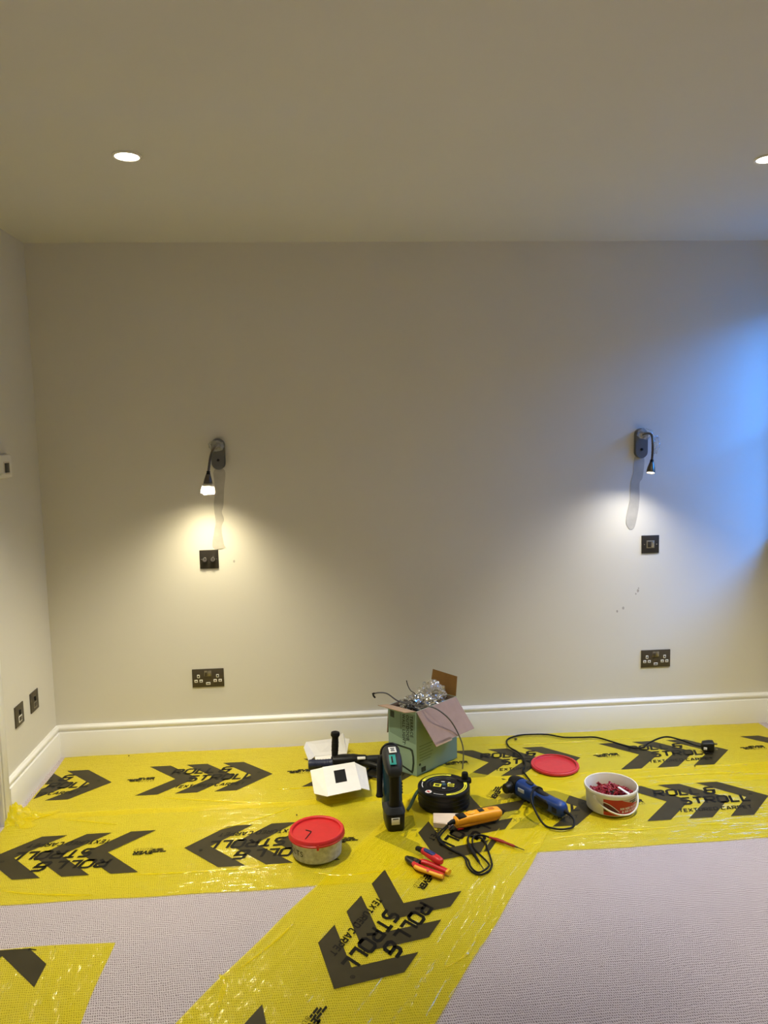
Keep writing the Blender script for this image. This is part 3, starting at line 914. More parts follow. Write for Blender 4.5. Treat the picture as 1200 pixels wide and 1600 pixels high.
# ------------------------------------------------------------------ mint carton of the wall light
ANG_R, ANG_L = math.radians(39.5), math.radians(137)
rd = Vector((math.cos(ANG_R), math.sin(ANG_R), 0))
ldv = Vector((math.cos(ANG_L), math.sin(ANG_L), 0))
BW, BD, BH = 0.150, 0.262, 0.2845
t = thing('cardboard_carton', 'open mint green carton for an outdoor wall light, flaps spread', 'box', (1.6295, -0.416, FZ-0.003))
def BP(a, b, z):
    """carton coordinates: a along the long side, b along the short side"""
    return rd*a + ldv*b + Z*z
bm = bmesh.new()
for (a0, b0, a1, b1) in ((0, 0, BD, 0), (BD, 0, BD, BW), (BD, BW, 0, BW), (0, BW, 0, 0)):
    slab(bm, [BP(a0, b0, 0), BP(a1, b1, 0), BP(a1, b1, BH), BP(a0, b0, BH)], -0.0025)
slab(bm, [BP(0, 0, .001), BP(BD, 0, .001), BP(BD, BW, .001), BP(0, BW, .001)], .003)
body = finish('carton_body', bm, MINT, t, smooth=False)
bm = bmesh.new()
i0 = 0.0032
for (a0, b0, a1, b1) in ((i0, i0, BD-i0, i0), (BD-i0, i0, BD-i0, BW-i0), (BD-i0, BW-i0, i0, BW-i0), (i0, BW-i0, i0, i0)):
    slab(bm, [BP(a0, b0, .004), BP(a1, b1, .004), BP(a1, b1, BH-.001), BP(a0, b0, BH-.001)], -0.0006)
finish('carton_lining', bm, KRAFT, t, smooth=False)
nr = Vector((rd.y, -rd.x, 0))      # outward of the long right-hand face
nl = Vector((-rd.x, -rd.y, 0))     # outward of the short left-hand face
# right flap hanging outwards and down, with its fold
phi = math.radians(57)
fd = (nr*math.cos(phi) - Z*math.sin(phi))
fdir = (fd + rd*0.16).normalized()
h0, h1 = BP(0.004, 0, BH), BP(BD-0.004, 0, BH)
bm = bmesh.new(); slab(bm, [h0, h1, h1+fdir*.158, h0+fdir*.158], .003); fr = tag(finish('side_flap', bm, PINKCARD, t, smooth=False), 'pinkish inner face of the hanging carton flap')
bm = bmesh.new()
p0 = h0+fdir*.150; p1 = h0.lerp(h1, .36)+fdir*.150
lip = (fdir*.4+Z*.9).normalized()
slab(bm, [h0+fdir*.149, h0.lerp(h1, .40)+fdir*.149, h0.lerp(h1, .40)+fdir*.165, h0+fdir*.165], .004)
finish('folded_lip', bm, KRAFT, fr, smooth=False)
q0, q1 = h0.lerp(h1, .32), h0.lerp(h1, .40)
nn = (h1-h0).cross(fdir).normalized()
bm = bmesh.new(); tube(bm, [q0+nn*.0032, q1+fdir*.148+nn*.0032], .0012, 6); finish('crease', bm, KRAFT, fr)
# short left flap folded out almost level
bm = bmesh.new(); slab(bm, [BP(0, 0, BH), BP(0, BW, BH), BP(0, BW, BH)+nl*.060+Z*.012, BP(0, .012, BH)+nl*.050+Z*.006], .003); finish('end_flap', bm, KRAFT, t, smooth=False)
# far end flap standing up
e0, e1 = BP(BD, 0.004, BH), BP(BD, BW-0.004, BH)
ud = (Z*0.97+rd*0.16).normalized()
bm = bmesh.new(); slab(bm, [e0, e1, e1+ud*.098-ldv*0.006, e0+ud*.088+ldv*.003], .003); tag(finish('end_flap', bm, BROWNCARD, t, smooth=False), 'brown inner face of the upright end flap')
# back long flap folded down outside
bm = bmesh.new(); slab(bm, [BP(0.004, BW, BH), BP(BD-.004, BW, BH), BP(BD-.004, BW, BH)-nr*.012-Z*.13, BP(.004, BW, BH)-nr*.012-Z*.13], .003); finish('side_flap', bm, PINKCARD, t, smooth=False)
# prints on the short face (local frame: u to the right along -ldv, v up)
def face_m(origin, u, v, off):
    n = u.cross(v).normalized()
    M = Matrix(((u.x, v.x, n.x, 0), (u.y, v.y, n.y, 0), (u.z, v.z, n.z, 0), (0, 0, 0, 1)))
    M.translation = origin + n*off
    return M
uS = -ldv
def short_m(u, v, off=.0006): return face_m(BP(0, BW, 0)+uS*u+Z*v, uS, Z, off)
def panel(parent, name, poly, m, M):
    bm = bmesh.new(); bm.faces.new([bm.verts.new((x, y, 0)) for x, y in poly]); bmesh.ops.transform(bm, matrix=M, verts=bm.verts); return finish(name, bm, m, parent, smooth=False)
panel(body, 'printed_panel', [(.006, .165), (.070, .150), (.148, .140), (.148, .270), (.006, .270)], MINT2, short_m(0, 0, .0004))
panel(body, 'printed_square', [(.012, .236), (.034, .233), (.034, .262), (.012, .265)], MINTINK, short_m(0, 0))
down = -Z
def rot_text(s, size, u, v):
    M = face_m(BP(0, BW, 0)+uS*u+Z*v, down, uS, .0007)
    put_text(body, 'lettering', s, size, MINTINK, M, bold=.0007, spacing=1.15)
rot_text('TERRACE', .0205, .120, .262); rot_text('OUTDOOR', .0205, .099, .262); rot_text('WALL LIGHT', .0205, .078, .262)
panel(body, 'printed_text_line', [(.068, .190), (.070, .190), (.070, .262), (.068, .262)], MINTINK, short_m(0, 0, .0008))
# printed lamp drawing
bm = bmesh.new()
outer = [(.018, .120), (.120, .118), (.132, .112), (.138, .085), (.139, .055), (.134, .022), (.128, .006), (.095, .018), (.018, .040)]
inner = [(.024, .112), (.114, .110), (.123, .104), (.128, .083), (.129, .055), (.125, .026), (.122, .018), (.095, .026), (.024, .046)]
vo = [bm.verts.new((x, y, 0)) for x, y in outer]; vi = [bm.verts.new((x, y, 0)) for x, y in inner]
for i in range(len(outer)-1):
    bm.faces.new((vo[i], vo[i+1], vi[i+1], vi[i]))
bmesh.ops.transform(bm, matrix=short_m(0, 0, .0008), verts=bm.verts); finish('printed_lamp', bm, MINTINK, body, smooth=False)
panel(body, 'printed_line', [(.086, .124), (.088, .124), (.100, .160), (.098, .160)], MINTINK, short_m(0, 0, .0008))
# prints on the long right-hand face
def long_m(u, v, off=.0006): return face_m(BP(0, 0, 0)+rd*u+Z*v, rd, Z, off)
for k in range(6):
    panel(body, 'printed_text_line', [(.018, .128-.013*k), (.018+.085-.008*(k % 3), .128-.013*k), (.018+.085-.008*(k % 3), .123-.013*k), (.018, .123-.013*k)], MINT2, long_m(0, 0))
panel(body, 'printed_dot', [(.020+.006*math.cos(a*PI/6), .046+.006*math.sin(a*PI/6)) for a in range(12)], MINTINK, long_m(0, 0))
panel(body, 'printed_square', [(.028, .008), (.056, .008), (.056, .030), (.028, .030)], MINTINK, long_m(0, 0))

# what lies in the carton
bm = bmesh.new()
cc = Vector((1.6295, -0.416, 0)) + rd*.11 + ldv*.078
blob(bm, (cc.x, cc.y, .268), .052, .42, 3.0, 5, 2.0, (1.25, 1.0, .72))
for v in bm.verts:
    v.co += (v.co-Vector((cc.x, cc.y, .268))).normalized()*.012*(1-2*abs(mnoise.noise(v.co*85)))
tag(finish('foil_sheet', bm, FOIL, sharp=25), 'crumpled silver foil stuffed in the mint carton', 'foil')
bm = bmesh.new()
cc = Vector((1.6295, -0.416, 0)) + rd*.205 + ldv*.085
blob(bm, (cc.x, cc.y, .290), .055, .30, 2.4, 5, 6.0, (1.0, .9, .95))
for v in bm.verts:
    v.co += (v.co-Vector((cc.x, cc.y, .29))).normalized()*.006*(1-2*abs(mnoise.noise(v.co*70)))
tag(finish('plastic_bag', bm, clear_mat('bag_in_box', (0.96, 0.94, 0.9), (0.75, 0.72, 0.66), 0.38, rough=0.12, gloss=0.22), sharp=40), 'crumpled clear plastic bag against the upright brown carton flap', 'plastic bag')
bm = bmesh.new()
cc = Vector((1.6295, -0.416, 0)) + rd*.075 + ldv*.055
P = catmull([(cc.x+.045*math.cos(a), cc.y+.038*math.sin(a), .262+.014*math.sin(2*a)+.003*a) for a in [i*PI/4 for i in range(13)]], 6)
tube(bm, P, .005, 8)
tag(finish('coiled_cable', bm, DKGREY, sharp=60), 'dark cable coil resting in the mouth of the mint carton', 'cable')
bm = bmesh.new()
P = catmull([(1.832, -.386, .012), (1.838, -.378, .07), (1.834, -.373, .12), (1.806, -.380, .19), (1.770, -.405, .25), (1.722, -.425, .297), (1.684, -.410, .308), (1.640, -.372, .300), (1.612, -.342, .298), (1.562, -.340, .312), (1.515, -.350, .350), (1.478, -.366, .362), (1.456, -.371, .360)], 8)
tube(bm, P, .0031, 8)
o = tag(finish('loose_cable', bm, CABLE, sharp=60), 'long grey cable arching out of the mint carton down to the film', 'cable')
bm = bmesh.new(); tube(bm, [(1.460, -.371, .362), (1.452, -.371, .361), (1.455, -.368, .350), (1.461, -.362, .340)], .0042, 8); finish('cable_end', bm, BLACK, o)
bm = bmesh.new(); tube(bm, catmull([(1.655, -.318, .305), (1.638, -.322, .335), (1.619, -.331, .352), (1.606, -.340, .378), (1.600, -.341, .402)], 6), .0020, 6)
tag(finish('bare_wire', bm, BLACK, sharp=60), 'short black wire sticking up from the foil in the carton', 'wire')

# ------------------------------------------------------------------ white cartons beside the drill
t = thing('white_carton', 'opened white carton with a square black window, in front of the drill', 'box', (0, 0, 0))
TL, TR, BR_, BL = Vector((1.230, -.463, .086)), Vector((1.365, -.428, .086)), Vector((1.384, -.612, .052)), Vector((1.251, -.655, .052))
bm = bmesh.new(); slab(bm, [BL, BR_, TR, TL], .002); top = finish('top_panel', bm, WHITECARD, t, smooth=False)
def TP(u, v, off):
    a = BL.lerp(BR_, u); b_ = TL.lerp(TR, u)
    n = (BR_-BL).cross(TL-BL).normalized()
    return a.lerp(b_, v) + n*off
bm = bmesh.new(); bm.faces.new([bm.verts.new(TP(u, v, .0026)) for u, v in ((.30, .36), (.645, .36), (.655, .80), (.31, .80))]); finish('black_window', bm, HOLE, top, smooth=False)
bm = bmesh.new(); slab(bm, [Vector((1.178, -.440, .066)), TL, BL, Vector((1.196, -.585, .034))][::-1], -.002); tag(finish('side_flap', bm, WHITECARD, t, smooth=False), 'left flap bent down')
bm = bmesh.new(); slab(bm, [TR, Vector((1.412, -.430, .060)), Vector((1.420, -.575, .030)), BR_.lerp(TR, .06)][::-1], -.002); tag(finish('side_flap', bm, WHITECARD, t, smooth=False), 'right flap bent down')
bm = bmesh.new()
slab(bm, [TL, TR, Vector((1.362, -.420, FZ)), Vector((1.228, -.455, FZ))], .002)
finish('back_panel', bm, WHITECARD, t, smooth=False)
bm = bmesh.new()
slab(bm, [Vector((1.230, -.460, FZ)), Vector((1.362, -.425, FZ)), Vector((1.366, -.480, FZ)), Vector((1.236, -.515, FZ))], .002)
finish('bottom_panel', bm, WHITECARD, t, smooth=False)

t = thing('white_carton', 'flattened white carton lying open against the skirting behind the drill handle', 'box', (0, 0, 0))
bm = bmesh.new()
slab(bm, [Vector(p) for p in ((1.192, -.165, FZ), (1.338, -.150, FZ), (1.352, -.120, .062), (1.330, -.118, .066), (1.330, -.116, .082), (1.322, -.114, .092), (1.308, -.114, .092), (1.300, -.116, .068), (1.153, -.125, .060))], .002)
finish('rear_panel', bm, WHITECARD, t, smooth=False)
bm = bmesh.new(); slab(bm, [Vector(p) for p in ((1.192, -.165, FZ), (1.153, -.125, .060), (1.142, -.160, .048), (1.165, -.215, FZ))], .002); finish('side_flap', bm, WHITECARD, t, smooth=False)
bm = bmesh.new(); slab(bm, [Vector(p) for p in ((1.192, -.165, FZ), (1.338, -.150, FZ), (1.342, -.262, FZ+.002), (1.200, -.275, FZ+.002))], .002); finish('bottom_panel', bm, WHITECARD, t, smooth=False)

# ------------------------------------------------------------------ black and navy drill with its side handle upright
t = thing('corded_drill', 'black and navy corded drill lying down with its side handle pointing up', 'drill', (1.288, -.300, FZ))
def along_x(x0, prof, yc, zc, n=2.0, yz=1.0):
    return [((x0+x, yc, zc), Y, Z, r, r*yz, n) for x, r in prof]
bm = bmesh.new(); loft(bm, along_x(0, [(-.122, .016), (-.120, .0195), (-.112, .021), (-.100, .0195), (-.06, .0185), (-.02, .020), (-.012, .021)], 0, .023))
g = finish('rear_grip', bm, NAVY, t)
for k in range(7):
    bm = bmesh.new(); P = [(-.105+.012*k, .0200*math.cos(a), .023+.0200*math.sin(a)) for a in [2*PI*i/20 for i in range(20)]]
    tube(bm, P, .0012, 6, closed=True); finish('grip_rib', bm, NAVY, g)
bm = bmesh.new(); loft(bm, along_x(0, [(-.016, .022), (-.012, .027), (.030, .029), (.080, .028), (.100, .024), (.130, .022), (.134, .019)], 0, .030, 2.6)); bd = finish('gear_housing', bm, BLACK, t)
bm = bmesh.new(); loft(bm, along_x(.134, [(0, .019), (.030, .020), (.060, .019), (.090, .015), (.094, .012)], 0, .030, 2.2)); finish('chuck', bm, DKGREY, t)
bm = bmesh.new(); tube(bm, catmull([(.110, -.02, .030), (.150, -.060, .034), (.182, -.080, .034), (.208, -.076, .034), (.220, -.055, .030)], 6), [.013]*25, 10); finish('trigger_handle', bm, BLACK, t)
bm = bmesh.new(); box(bm, (.092, -.040, .050), (.128, -.018, .056), .002); finish('rating_label', bm, WHITEINK, bd)
bm = bmesh.new()
M = Matrix.Translation((-.006, .012, .040)) @ Matrix.Rotation(0.05, 4, 'Y') @ Matrix.Rotation(-.05, 4, 'X')
lathe(bm, [(0, -.01), (.0150, -.008), (.0165, 0), (.0160, .006), (.0138, .010), (.0145, .030), (.0155, .055), (.0150, .080), (.0142, .092), (.0165, .098), (.0198, .103), (.0203, .110), (.0185, .117), (.010, .1205), (0, .121)], 28, mtx=M, cap0=False, cap1=False)
h = finish('side_handle', bm, RUBBER, t)
for k in range(3):
    bm = bmesh.new(); P = [M @ Vector((.0150*math.cos(a), .0150*math.sin(a), .036+.018*k)) for a in [2*PI*i/20 for i in range(20)]]
    tube(bm, P, .0013, 6, closed=True); finish('grip_ring', bm, RUBBER, h)
bm = bmesh.new()
tube(bm, catmull([(.220, -.055, .030), (.232, -.030, .022), (.220, .010, .010), (.200, .020, .008), (.160, -.020, .008), (.130, -.075, .007), (.150, -.115, .007), (.190, -.130, .007), (.222, -.120, .007), (.236, -.098, .007)], 7), .0048, 8)
finish('power_cord', bm, BLACK, t)

# ------------------------------------------------------------------ cordless rotary hammer standing on its battery
t = thing('rotary_hammer', 'dark teal and black cordless rotary hammer standing upright on its battery', 'power tool', (1.497, -.800, FZ), math.radians(4))
bm = bmesh.new()
loft(bm, [((0, 0, 0), X, Y, .032, .060, 5), ((0, 0, .004), X, Y, .035, .063, 5), ((0, 0, .055), X, Y, .0365, .064, 5), ((0, 0, .060), X, Y, .0345, .062, 5)])
bat = finish('battery', bm, BLACK, t, sharp=50)
bm = bmesh.new(); box(bm, (-.0175, -.0655, .026), (.0130, -.0625, .052), .0006); lb = finish('battery_label', bm, WHITEINK, bat)
bm = bmesh.new(); box(bm, (-.013, -.0660, .046), (.009, -.0645, .0495)); finish('label_print', bm, BLACK, lb)
bm = bmesh.new()
loft(bm, [((0, -.002, .058), X, Y, .036, .058, 4), ((0, -.004, .064), X, Y, .040, .062, 4), ((0, -.010, .074), X, Y, .036, .052, 3.5), ((0, -.022, .086), X, Y, .026, .034, 3)])
finish('battery_mount', bm, DKGREY, t)
bm = bmesh.new()
loft(bm, [((0, -.026, .080), X, Y, .021, .026, 3), ((0, -.030, .100), X, Y, .0185, .021, 3), ((0, -.034, .150), X, Y, .0175, .019, 3), ((0, -.036, .195), X, Y, .0185, .020, 3), ((0, -.034, .215), X, Y, .022, .026, 3)])
finish('rear_grip', bm, RUBBER, t)
bm = bmesh.new()
loft(bm, [((0.002, .045, .022), X, Y, .030, .040, 3), ((0.002, .045, .040), X, Y, .038, .048, 3), ((0.002, .048, .120), X, Y, .037, .044, 3), ((0.002, .050, .190), X, Y, .034, .042, 3), ((0.002, .050, .240), X, Y, .033, .046, 3)])
mh = finish('motor_housing', bm, TEAL, t)
bm = bmesh.new(); loft(bm, [((0.002, .045, FZ-.006), X, Y, .029, .036, 3), ((0.002, .045, .026), X, Y, .031, .040, 3)]); finish('motor_foot', bm, BLACK, t)
for k in range(4):
    bm = bmesh.new(); box(bm, (.036, .025, .100+.012*k), (.041, .065, .105+.012*k), .001); finish('vent_slot', bm, BLACK, mh)
bm = bmesh.new()
loft(bm, [((0, -.064, .219), X, Z, .017, .010, 3), ((0, -.058, .223), X, Z, .026, .017, 3), ((0, -.034, .233), X, Z, .032, .030, 3), ((0, -.006, .242), X, Z, .034, .040, 3), ((0, .040, .244), X, Z, .034, .041, 2.8), ((0, .070, .244), X, Z, .030, .034, 2.4), ((0, .078, .244), X, Z, .024, .026, 2)])
top = finish('barrel_housing', bm, DKGREY, t)
def plate_on(name, m, w, h, c, tilt, parent):
    bm = bmesh.new(); box(bm, (-w/2, -h/2, -.001), (w/2, h/2, .001), .0004, mtx=Matrix.Translation(c) @ Matrix.Rotation(tilt, 4, 'X')); return finish(name, bm, m, parent)
l1 = plate_on('teal_label', TEALLABEL, .024, .040, (-.005, -.038, .2640), math.radians(37), top)
l2 = plate_on('white_label', WHITEINK, .028, .036, (.001, .004, .2835), math.radians(10), top)
for k in range(3):
    plate_on('label_print', BLACK, .016-.004*(k % 2), .004, (.001, -.004+.008*k, .2832+.0014*k), math.radians(10), l2)
plate_on('label_print', BLACK, .006, .026, (-.007, -.038, .2650), math.radians(37), l1)
bm = bmesh.new(); loft(bm, [((0, .074, .244), X, Z, .024, .024, 2), ((0, .095, .244), X, Z, .022, .022, 2), ((0, .115, .244), X, Z, .017, .017, 2), ((0, .130, .244), X, Z, .015, .015, 2), ((0, .133, .244), X, Z, .010, .010, 2)]); finish('chuck', bm, BLACK, t)
bm = bmesh.new(); P = [(.0335*math.cos(a), .066, .244+.037*math.sin(a)) for a in [2*PI*i/28 for i in range(28)]]; tube(bm, P, .006, 8, closed=True); finish('handle_collar', bm, BLACK, t)
bm = bmesh.new()
P = [Vector((-.030, .066, .240)), Vector((-.038, .060, .230)), Vector((-.042, .050, .205)), Vector((-.045, .036, .165)), Vector((-.048, .022, .125)), Vector((-.049, .018, .113)), Vector((-.0495, .015, .104)), Vector((-.050, .013, .098))]
tube(bm, P, [.008, .010, .0110, .0115, .0110, .0115, .0145, .0110], 16); finish('side_handle', bm, RUBBER, t)

# ------------------------------------------------------------------ cable reel
t = thing('cable_reel', 'round black cable extension reel with yellow rim bands and crank knob', 'cable reel', (1.708, -.668, FZ), 0)
bm = bmesh.new()
lathe(bm, [(0, 0), (.096, 0), (.1005, .004), (.1015, .020), (.1015, .060), (.1030, .062), (.1030, .071), (.0995, .0755), (.0700, .0765), (.0670, .0735), (.0, .0735)], 72, cap0=False, cap1=False)
body = finish('drum', bm, BLACK, t)
def arc_band(name, m, r0, r1, a0, a1, z, th=.0008, n=24, parent=None):
    bm = bmesh.new()
    ring = []
    for i in range(n+1):
        a = a0+(a1-a0)*i/n
        ring.append([bm.verts.new((r*math.cos(a), r*math.sin(a), zz)) for r, zz in ((r0, z), (r0, z+th), (r1, z+th), (r1, z))])
    for A, B in zip(ring, ring[1:]):
        for k in range(4):
            bm.faces.new((A[k], A[(k+1) % 4], B[(k+1) % 4], B[k]))
    bm.faces.new(ring[0]); bm.faces.new(ring[-1][::-1])
    return finish(name, bm, m, parent)
R_ = math.radians
y1 = arc_band('yellow_band', REELYEL, .080, .092, R_(62), R_(152), .0755, parent=body)
y2 = arc_band('yellow_band', REELYEL, .080, .092, R_(-92), R_(6), .0755, parent=body)
arc_band('band_print', BLACK, .0845, .0875, R_(-80), R_(-8), .0757, .0009, parent=y2)
arc_band('band_print', BLACK, .0845, .0875, R_(74), R_(140), .0757, .0009, parent=y1)
arc_band('white_arc', WHITEINK, .084, .0865, R_(158), R_(190), .0757, parent=body)
arc_band('white_arc', WHITEINK, .084, .0860, R_(-126), R_(-100), .0757, parent=body)
bm = bmesh.new(); lathe(bm, [(.0, .0735), (.054, .0735), (.056, .0755), (.054, .0765), (.052, .0745), (0, .0745)], 48, cap0=False, cap1=False); disc = finish('hub_disc', bm, BLACK, t)
ea = R_(-142)
ec = (.086*math.cos(ea), .086*math.sin(ea))
bm = bmesh.new(); lathe(bm, [(0, .0757), (.0125, .0757), (.0125, .0768), (0, .0768)], 20, center=(ec[0], ec[1], 0), cap0=False, cap1=False); em = finish('round_badge', bm, WHITEINK, body)
for ang in (R_(0), R_(90)):
    bm = bmesh.new(); box(bm, (-.0095, -.0020, .0766), (.0095, .0020, .0772), mtx=Matrix.Translation((ec[0], ec[1], 0)) @ Matrix.Rotation(ang+.2, 4, 'Z')); finish('badge_bar', bm, RED, em)
for px, py, w, h, m in ((-.024, -.008, .030, .025, REELYEL), (.026, .012, .028, .010, REELYEL), (.029, -.004, .026, .008, REELYEL), (.018, .022, .010, .006, WHITEINK), (-.008, .026, .014, .005, WHITEINK), (.006, -.028, .012, .005, WHITEINK)):
    bm = bmesh.new(); box(bm, (px-w/2, py-h/2, .0743), (px+w/2, py+h/2, .0752), mtx=Matrix.Rotation(-.35, 4, 'Z')); pnl = finish('hub_label', bm, m, disc)
    if w > .025:
        bm = bmesh.new(); box(bm, (px-w*.3, py-h*.25, .0750), (px+w*.3, py+h*.25, .0756), mtx=Matrix.Rotation(-.35, 4, 'Z')); finish('label_print', bm, BLACK, pnl)
bm = bmesh.new(); lathe(bm, [(0, .0740), (.009, .0740), (.008, .079), (0, .080)], 20, cap0=False, cap1=False); finish('hub_bolt', bm, mat('blue_grey', (50, 80, 100), rough=.4), disc)
bm = bmesh.new()
poly = [(.070, -.016), (.098, -.022), (.116, -.014), (.120, .002), (.112, .016), (.086, .026), (.066, .012)]
prism(bm, poly, .066, .081, Matrix.Rotation(R_(18), 4, 'Z'))
arm = finish('crank_arm', bm, BLACK, t)
bm = bmesh.new(); lathe(bm, [(0, .080), (.0125, .080), (.0135, .083), (.0130, .102), (.0110, .106), (0, .107)], 24, center=(.096*math.cos(R_(20)), .096*math.sin(R_(20)), 0), cap0=False, cap1=False); finish('crank_knob', bm, RUBBER, arm)
bm = bmesh.new(); tube(bm, catmull([(-.090, .022, .052), (-.104, .006, .050), (-.120, -.014, .036), (-.136, -.034, .016), (-.150, -.050, .005)], 6), .0075, 8, squash=.5); finish('carry_strap', bm, DKGREEN, t)
for k in range(3):
    bm = bmesh.new(); P = [(.1018*math.cos(a), .1018*math.sin(a), .018+.016*k) for a in [2*PI*i/48 for i in range(48)]]; tube(bm, P, .0012, 6, closed=True); finish('drum_rib', bm, BLACK, body)

# ------------------------------------------------------------------ small beige card block beside the reel
t = thing('card_block', 'small cream cardboard box lying against the front of the cable reel', 'box', (1.700, -.808, FZ), R_(-4))
bm = bmesh.new()
P8 = [(-.052, .026), (.050, .020), (-.002, -.062), (-.056, -.046)]
prism(bm, P8, 0, .018); finish('sleeve', bm, BEIGECARD, t, smooth=False)
bm = bmesh.new(); prism(bm, [(-.049, .023), (.046, .0175), (-.003, -.058), (-.053, -.043)], .018, .0195); finish('top_flap', bm, BEIGECARD, t, smooth=False)

# ------------------------------------------------------------------ yellow voltage tester with leads and probes
ta = math.atan2(.055, .18)
t = thing('voltage_tester', 'yellow handheld voltage tester with black leads beside the cable reel', 'tester', (1.806, -.848, FZ+.012), ta)
def TS(x, hu, hv, z, n=3.2): return ((x, 0, z), Y, Z, hu, hv, n)
bm = bmesh.new()
loft(bm, [TS(-.095, .012, .010, .020), TS(-.090, .019, .015, .020), TS(-.040, .022, .018, .022), TS(.020, .024, .019, .022), TS(.070, .024, .018, .021), TS(.092, .022, .015, .020), TS(.097, .016, .010, .020)])
bd = finish('body', bm, ORANGE, t)
bm = bmesh.new(); loft(bm, [((-.090, 0, .004), Y, Z, .016, .007, 3), ((-.060, 0, .004), Y, Z, .020, .009, 3), ((.070, 0, .004), Y, Z, .020, .009, 3), ((.088, 0, .004), Y, Z, .014, .006, 3)]); finish('rear_half', bm, ORANGE, t)
bm = bmesh.new(); lathe(bm, [(0, .0385), (.0125, .0385), (.0125, .042), (.010, .044), (0, .0445)], 20, mtx=Matrix.Translation((-.028, -.001, 0)) @ Matrix.Diagonal((1.35, 1, 1, 1)), cap0=False, cap1=False); finish('push_button', bm, YELLOW, bd)
bm = bmesh.new(); box(bm, (.004, -.010, .0395), (.026, .010, .0425), .001); finish('display', bm, DKGREY, bd)
bm = bmesh.new(); box(bm, (.045, -.009, .0385), (.068, .009, .0405), .001); finish('recess', bm, mat('amber', (206, 120, 30), rough=.4), bd)
bm = bmesh.new(); box(bm, (-.085, -.0165, .030), (-.050, .0165, .0395), .003); finish('grip_pad', bm, BLACK, bd)
bm = bmesh.new(); box(bm, (-.088, -.017, -.009), (-.064, .006, -.001), .002); finish('red_foot', bm, RED, t)
bm = bmesh.new(); loft(bm, [((-.092, 0, .020), Y, Z, .010, .010, 2), ((-.105, 0, .020), Y, Z, .0085, .0085, 2), ((-.122, -.002, .016), Y, Z, .0055, .0055, 2)]); finish('strain_relief', bm, RUBBER, t)
Mi = (Matrix.Translation((1.806, -.848, FZ+.012)) @ Matrix.Rotation(ta, 4, 'Z')).inverted()
def lead(name, pts, r, m, parent, n=7):
    bm = bmesh.new(); P = [Mi @ p for p in catmull(pts, n)]; tube(bm, P, r, 8); return finish(name, bm, m, parent, sharp=60)
q = FZ+.0035
lead('lead', [(1.694, -.884, .034), (1.680, -.880, .020), (1.660, -.890, .010), (1.645, -.925, q), (1.651, -.965, q), (1.680, -1.015, q), (1.703, -1.038, q), (1.718, -1.072, q), (1.718, -1.119, q), (1.728, -1.157, q), (1.750, -1.176, q), (1.778, -1.164, q), (1.798, -1.135, q), (1.804, -1.104, q), (1.807, -1.04, q), (1.807, -.973, q), (1.793, -.945, q), (1.775, -.934, q), (1.759, -.932, q), (1.750, -.955, q)], .0033, RUBBER, t)
lead('lead', [(1.690, -.892, .030), (1.668, -.900, .012), (1.652, -.930, q), (1.658, -.972, q), (1.688, -1.023, q), (1.710, -1.050, q), (1.727, -1.085, q), (1.728, -1.125, q), (1.740, -1.158, q), (1.757, -1.166, q+.003), (1.785, -1.142, q+.004), (1.790, -1.118, q+.003), (1.774, -1.058, q), (1.762, -1.012, q), (1.766, -.961, q+.003), (1.785, -.941, q+.006), (1.812, -.944, q+.005), (1.831, -.957, q+.002)], .0033, RUBBER, t)
pr = lead('red_probe', [(1.829, -.955, q+.003), (1.845, -.968, q+.003), (1.870, -.990, q+.003), (1.905, -1.022, q+.002)], [.0042]*7+[.0062]*8+[.0046]*6+[.0036], mat('probe_red', (150, 32, 26), rough=.45), t)
lead('probe_tip', [(1.904, -1.021, q+.002), (1.920, -1.035, q+.001), (1.933, -1.046, q)], [.0028]*5+[.0016]*9+[.0010], GREYMETAL, pr)
pr = lead('black_probe', [(1.750, -.955, q), (1.747, -.985, q+.002), (1.749, -1.03, q+.003), (1.755, -1.07, q+.003), (1.761, -1.105, q+.002)], [.0042]*8+[.0065]*13+[.0050]*7+[.0038], RUBBER, t)
lead('probe_tip', [(1.760, -1.102, q+.002), (1.764, -1.125, q+.001), (1.768, -1.145, q)], [.0030]*5+[.0017]*9+[.0010], GREYMETAL, pr)

# ------------------------------------------------------------------ cutters and stubby driver
t = thing('side_cutters', 'red and yellow insulated side cutters in front of the tester lead', 'pliers', (1.553, -1.098, FZ), math.atan2(-.085, .095))
bm = bmesh.new(); loft(bm, [((-.056, .004, .010), Y, Z, .003, .004, 2.5), ((-.050, .003, .010), Y, Z, .010, .008, 2.5), ((-.030, .001, .010), Y, Z, .0165, .0095, 2.5), ((-.008, 0, .010), Y, Z, .017, .010, 2.5), ((.008, 0, .010), Y, Z, .013, .010, 2.5)]); hd = finish('jaws', bm, GREYMETAL, t)
bm = bmesh.new(); lathe(bm, [(0, .018), (.0065, .018), (.006, .0215), (0, .022)], 16, center=(-.010, 0, 0), cap0=False, cap1=False); finish('pivot', bm, STEEL, hd)
bm = bmesh.new(); tube(bm, catmull([(-.012, -.006, .011), (.002, -.016, .011), (.020, -.019, .011), (.060, -.018, .011), (.098, -.016, .011), (.112, -.015, .011)], 6), [.010]*6+[.0115]*20+[.0105]*5, 12, squash=.8); hA = finish('handle', bm, RED, t)
bm = bmesh.new(); tube(bm, catmull([(.006, -.0245, .012), (.022, -.0270, .012), (.060, -.0255, .012), (.098, -.0225, .012), (.114, -.0205, .012)], 6), [.0075]*25, 10, squash=.95); yg = finish('yellow_grip', bm, YELLOW, hA)
bm = bmesh.new(); lathe(bm, [(0, 0), (.0052, 0), (.0052, .0012), (0, .0012)], 16, mtx=Matrix.Translation((.060, -.0275, .0185)) @ Matrix.Rotation(.5, 4, 'X'), cap0=False, cap1=False); finish('grip_badge', bm, RED, yg)
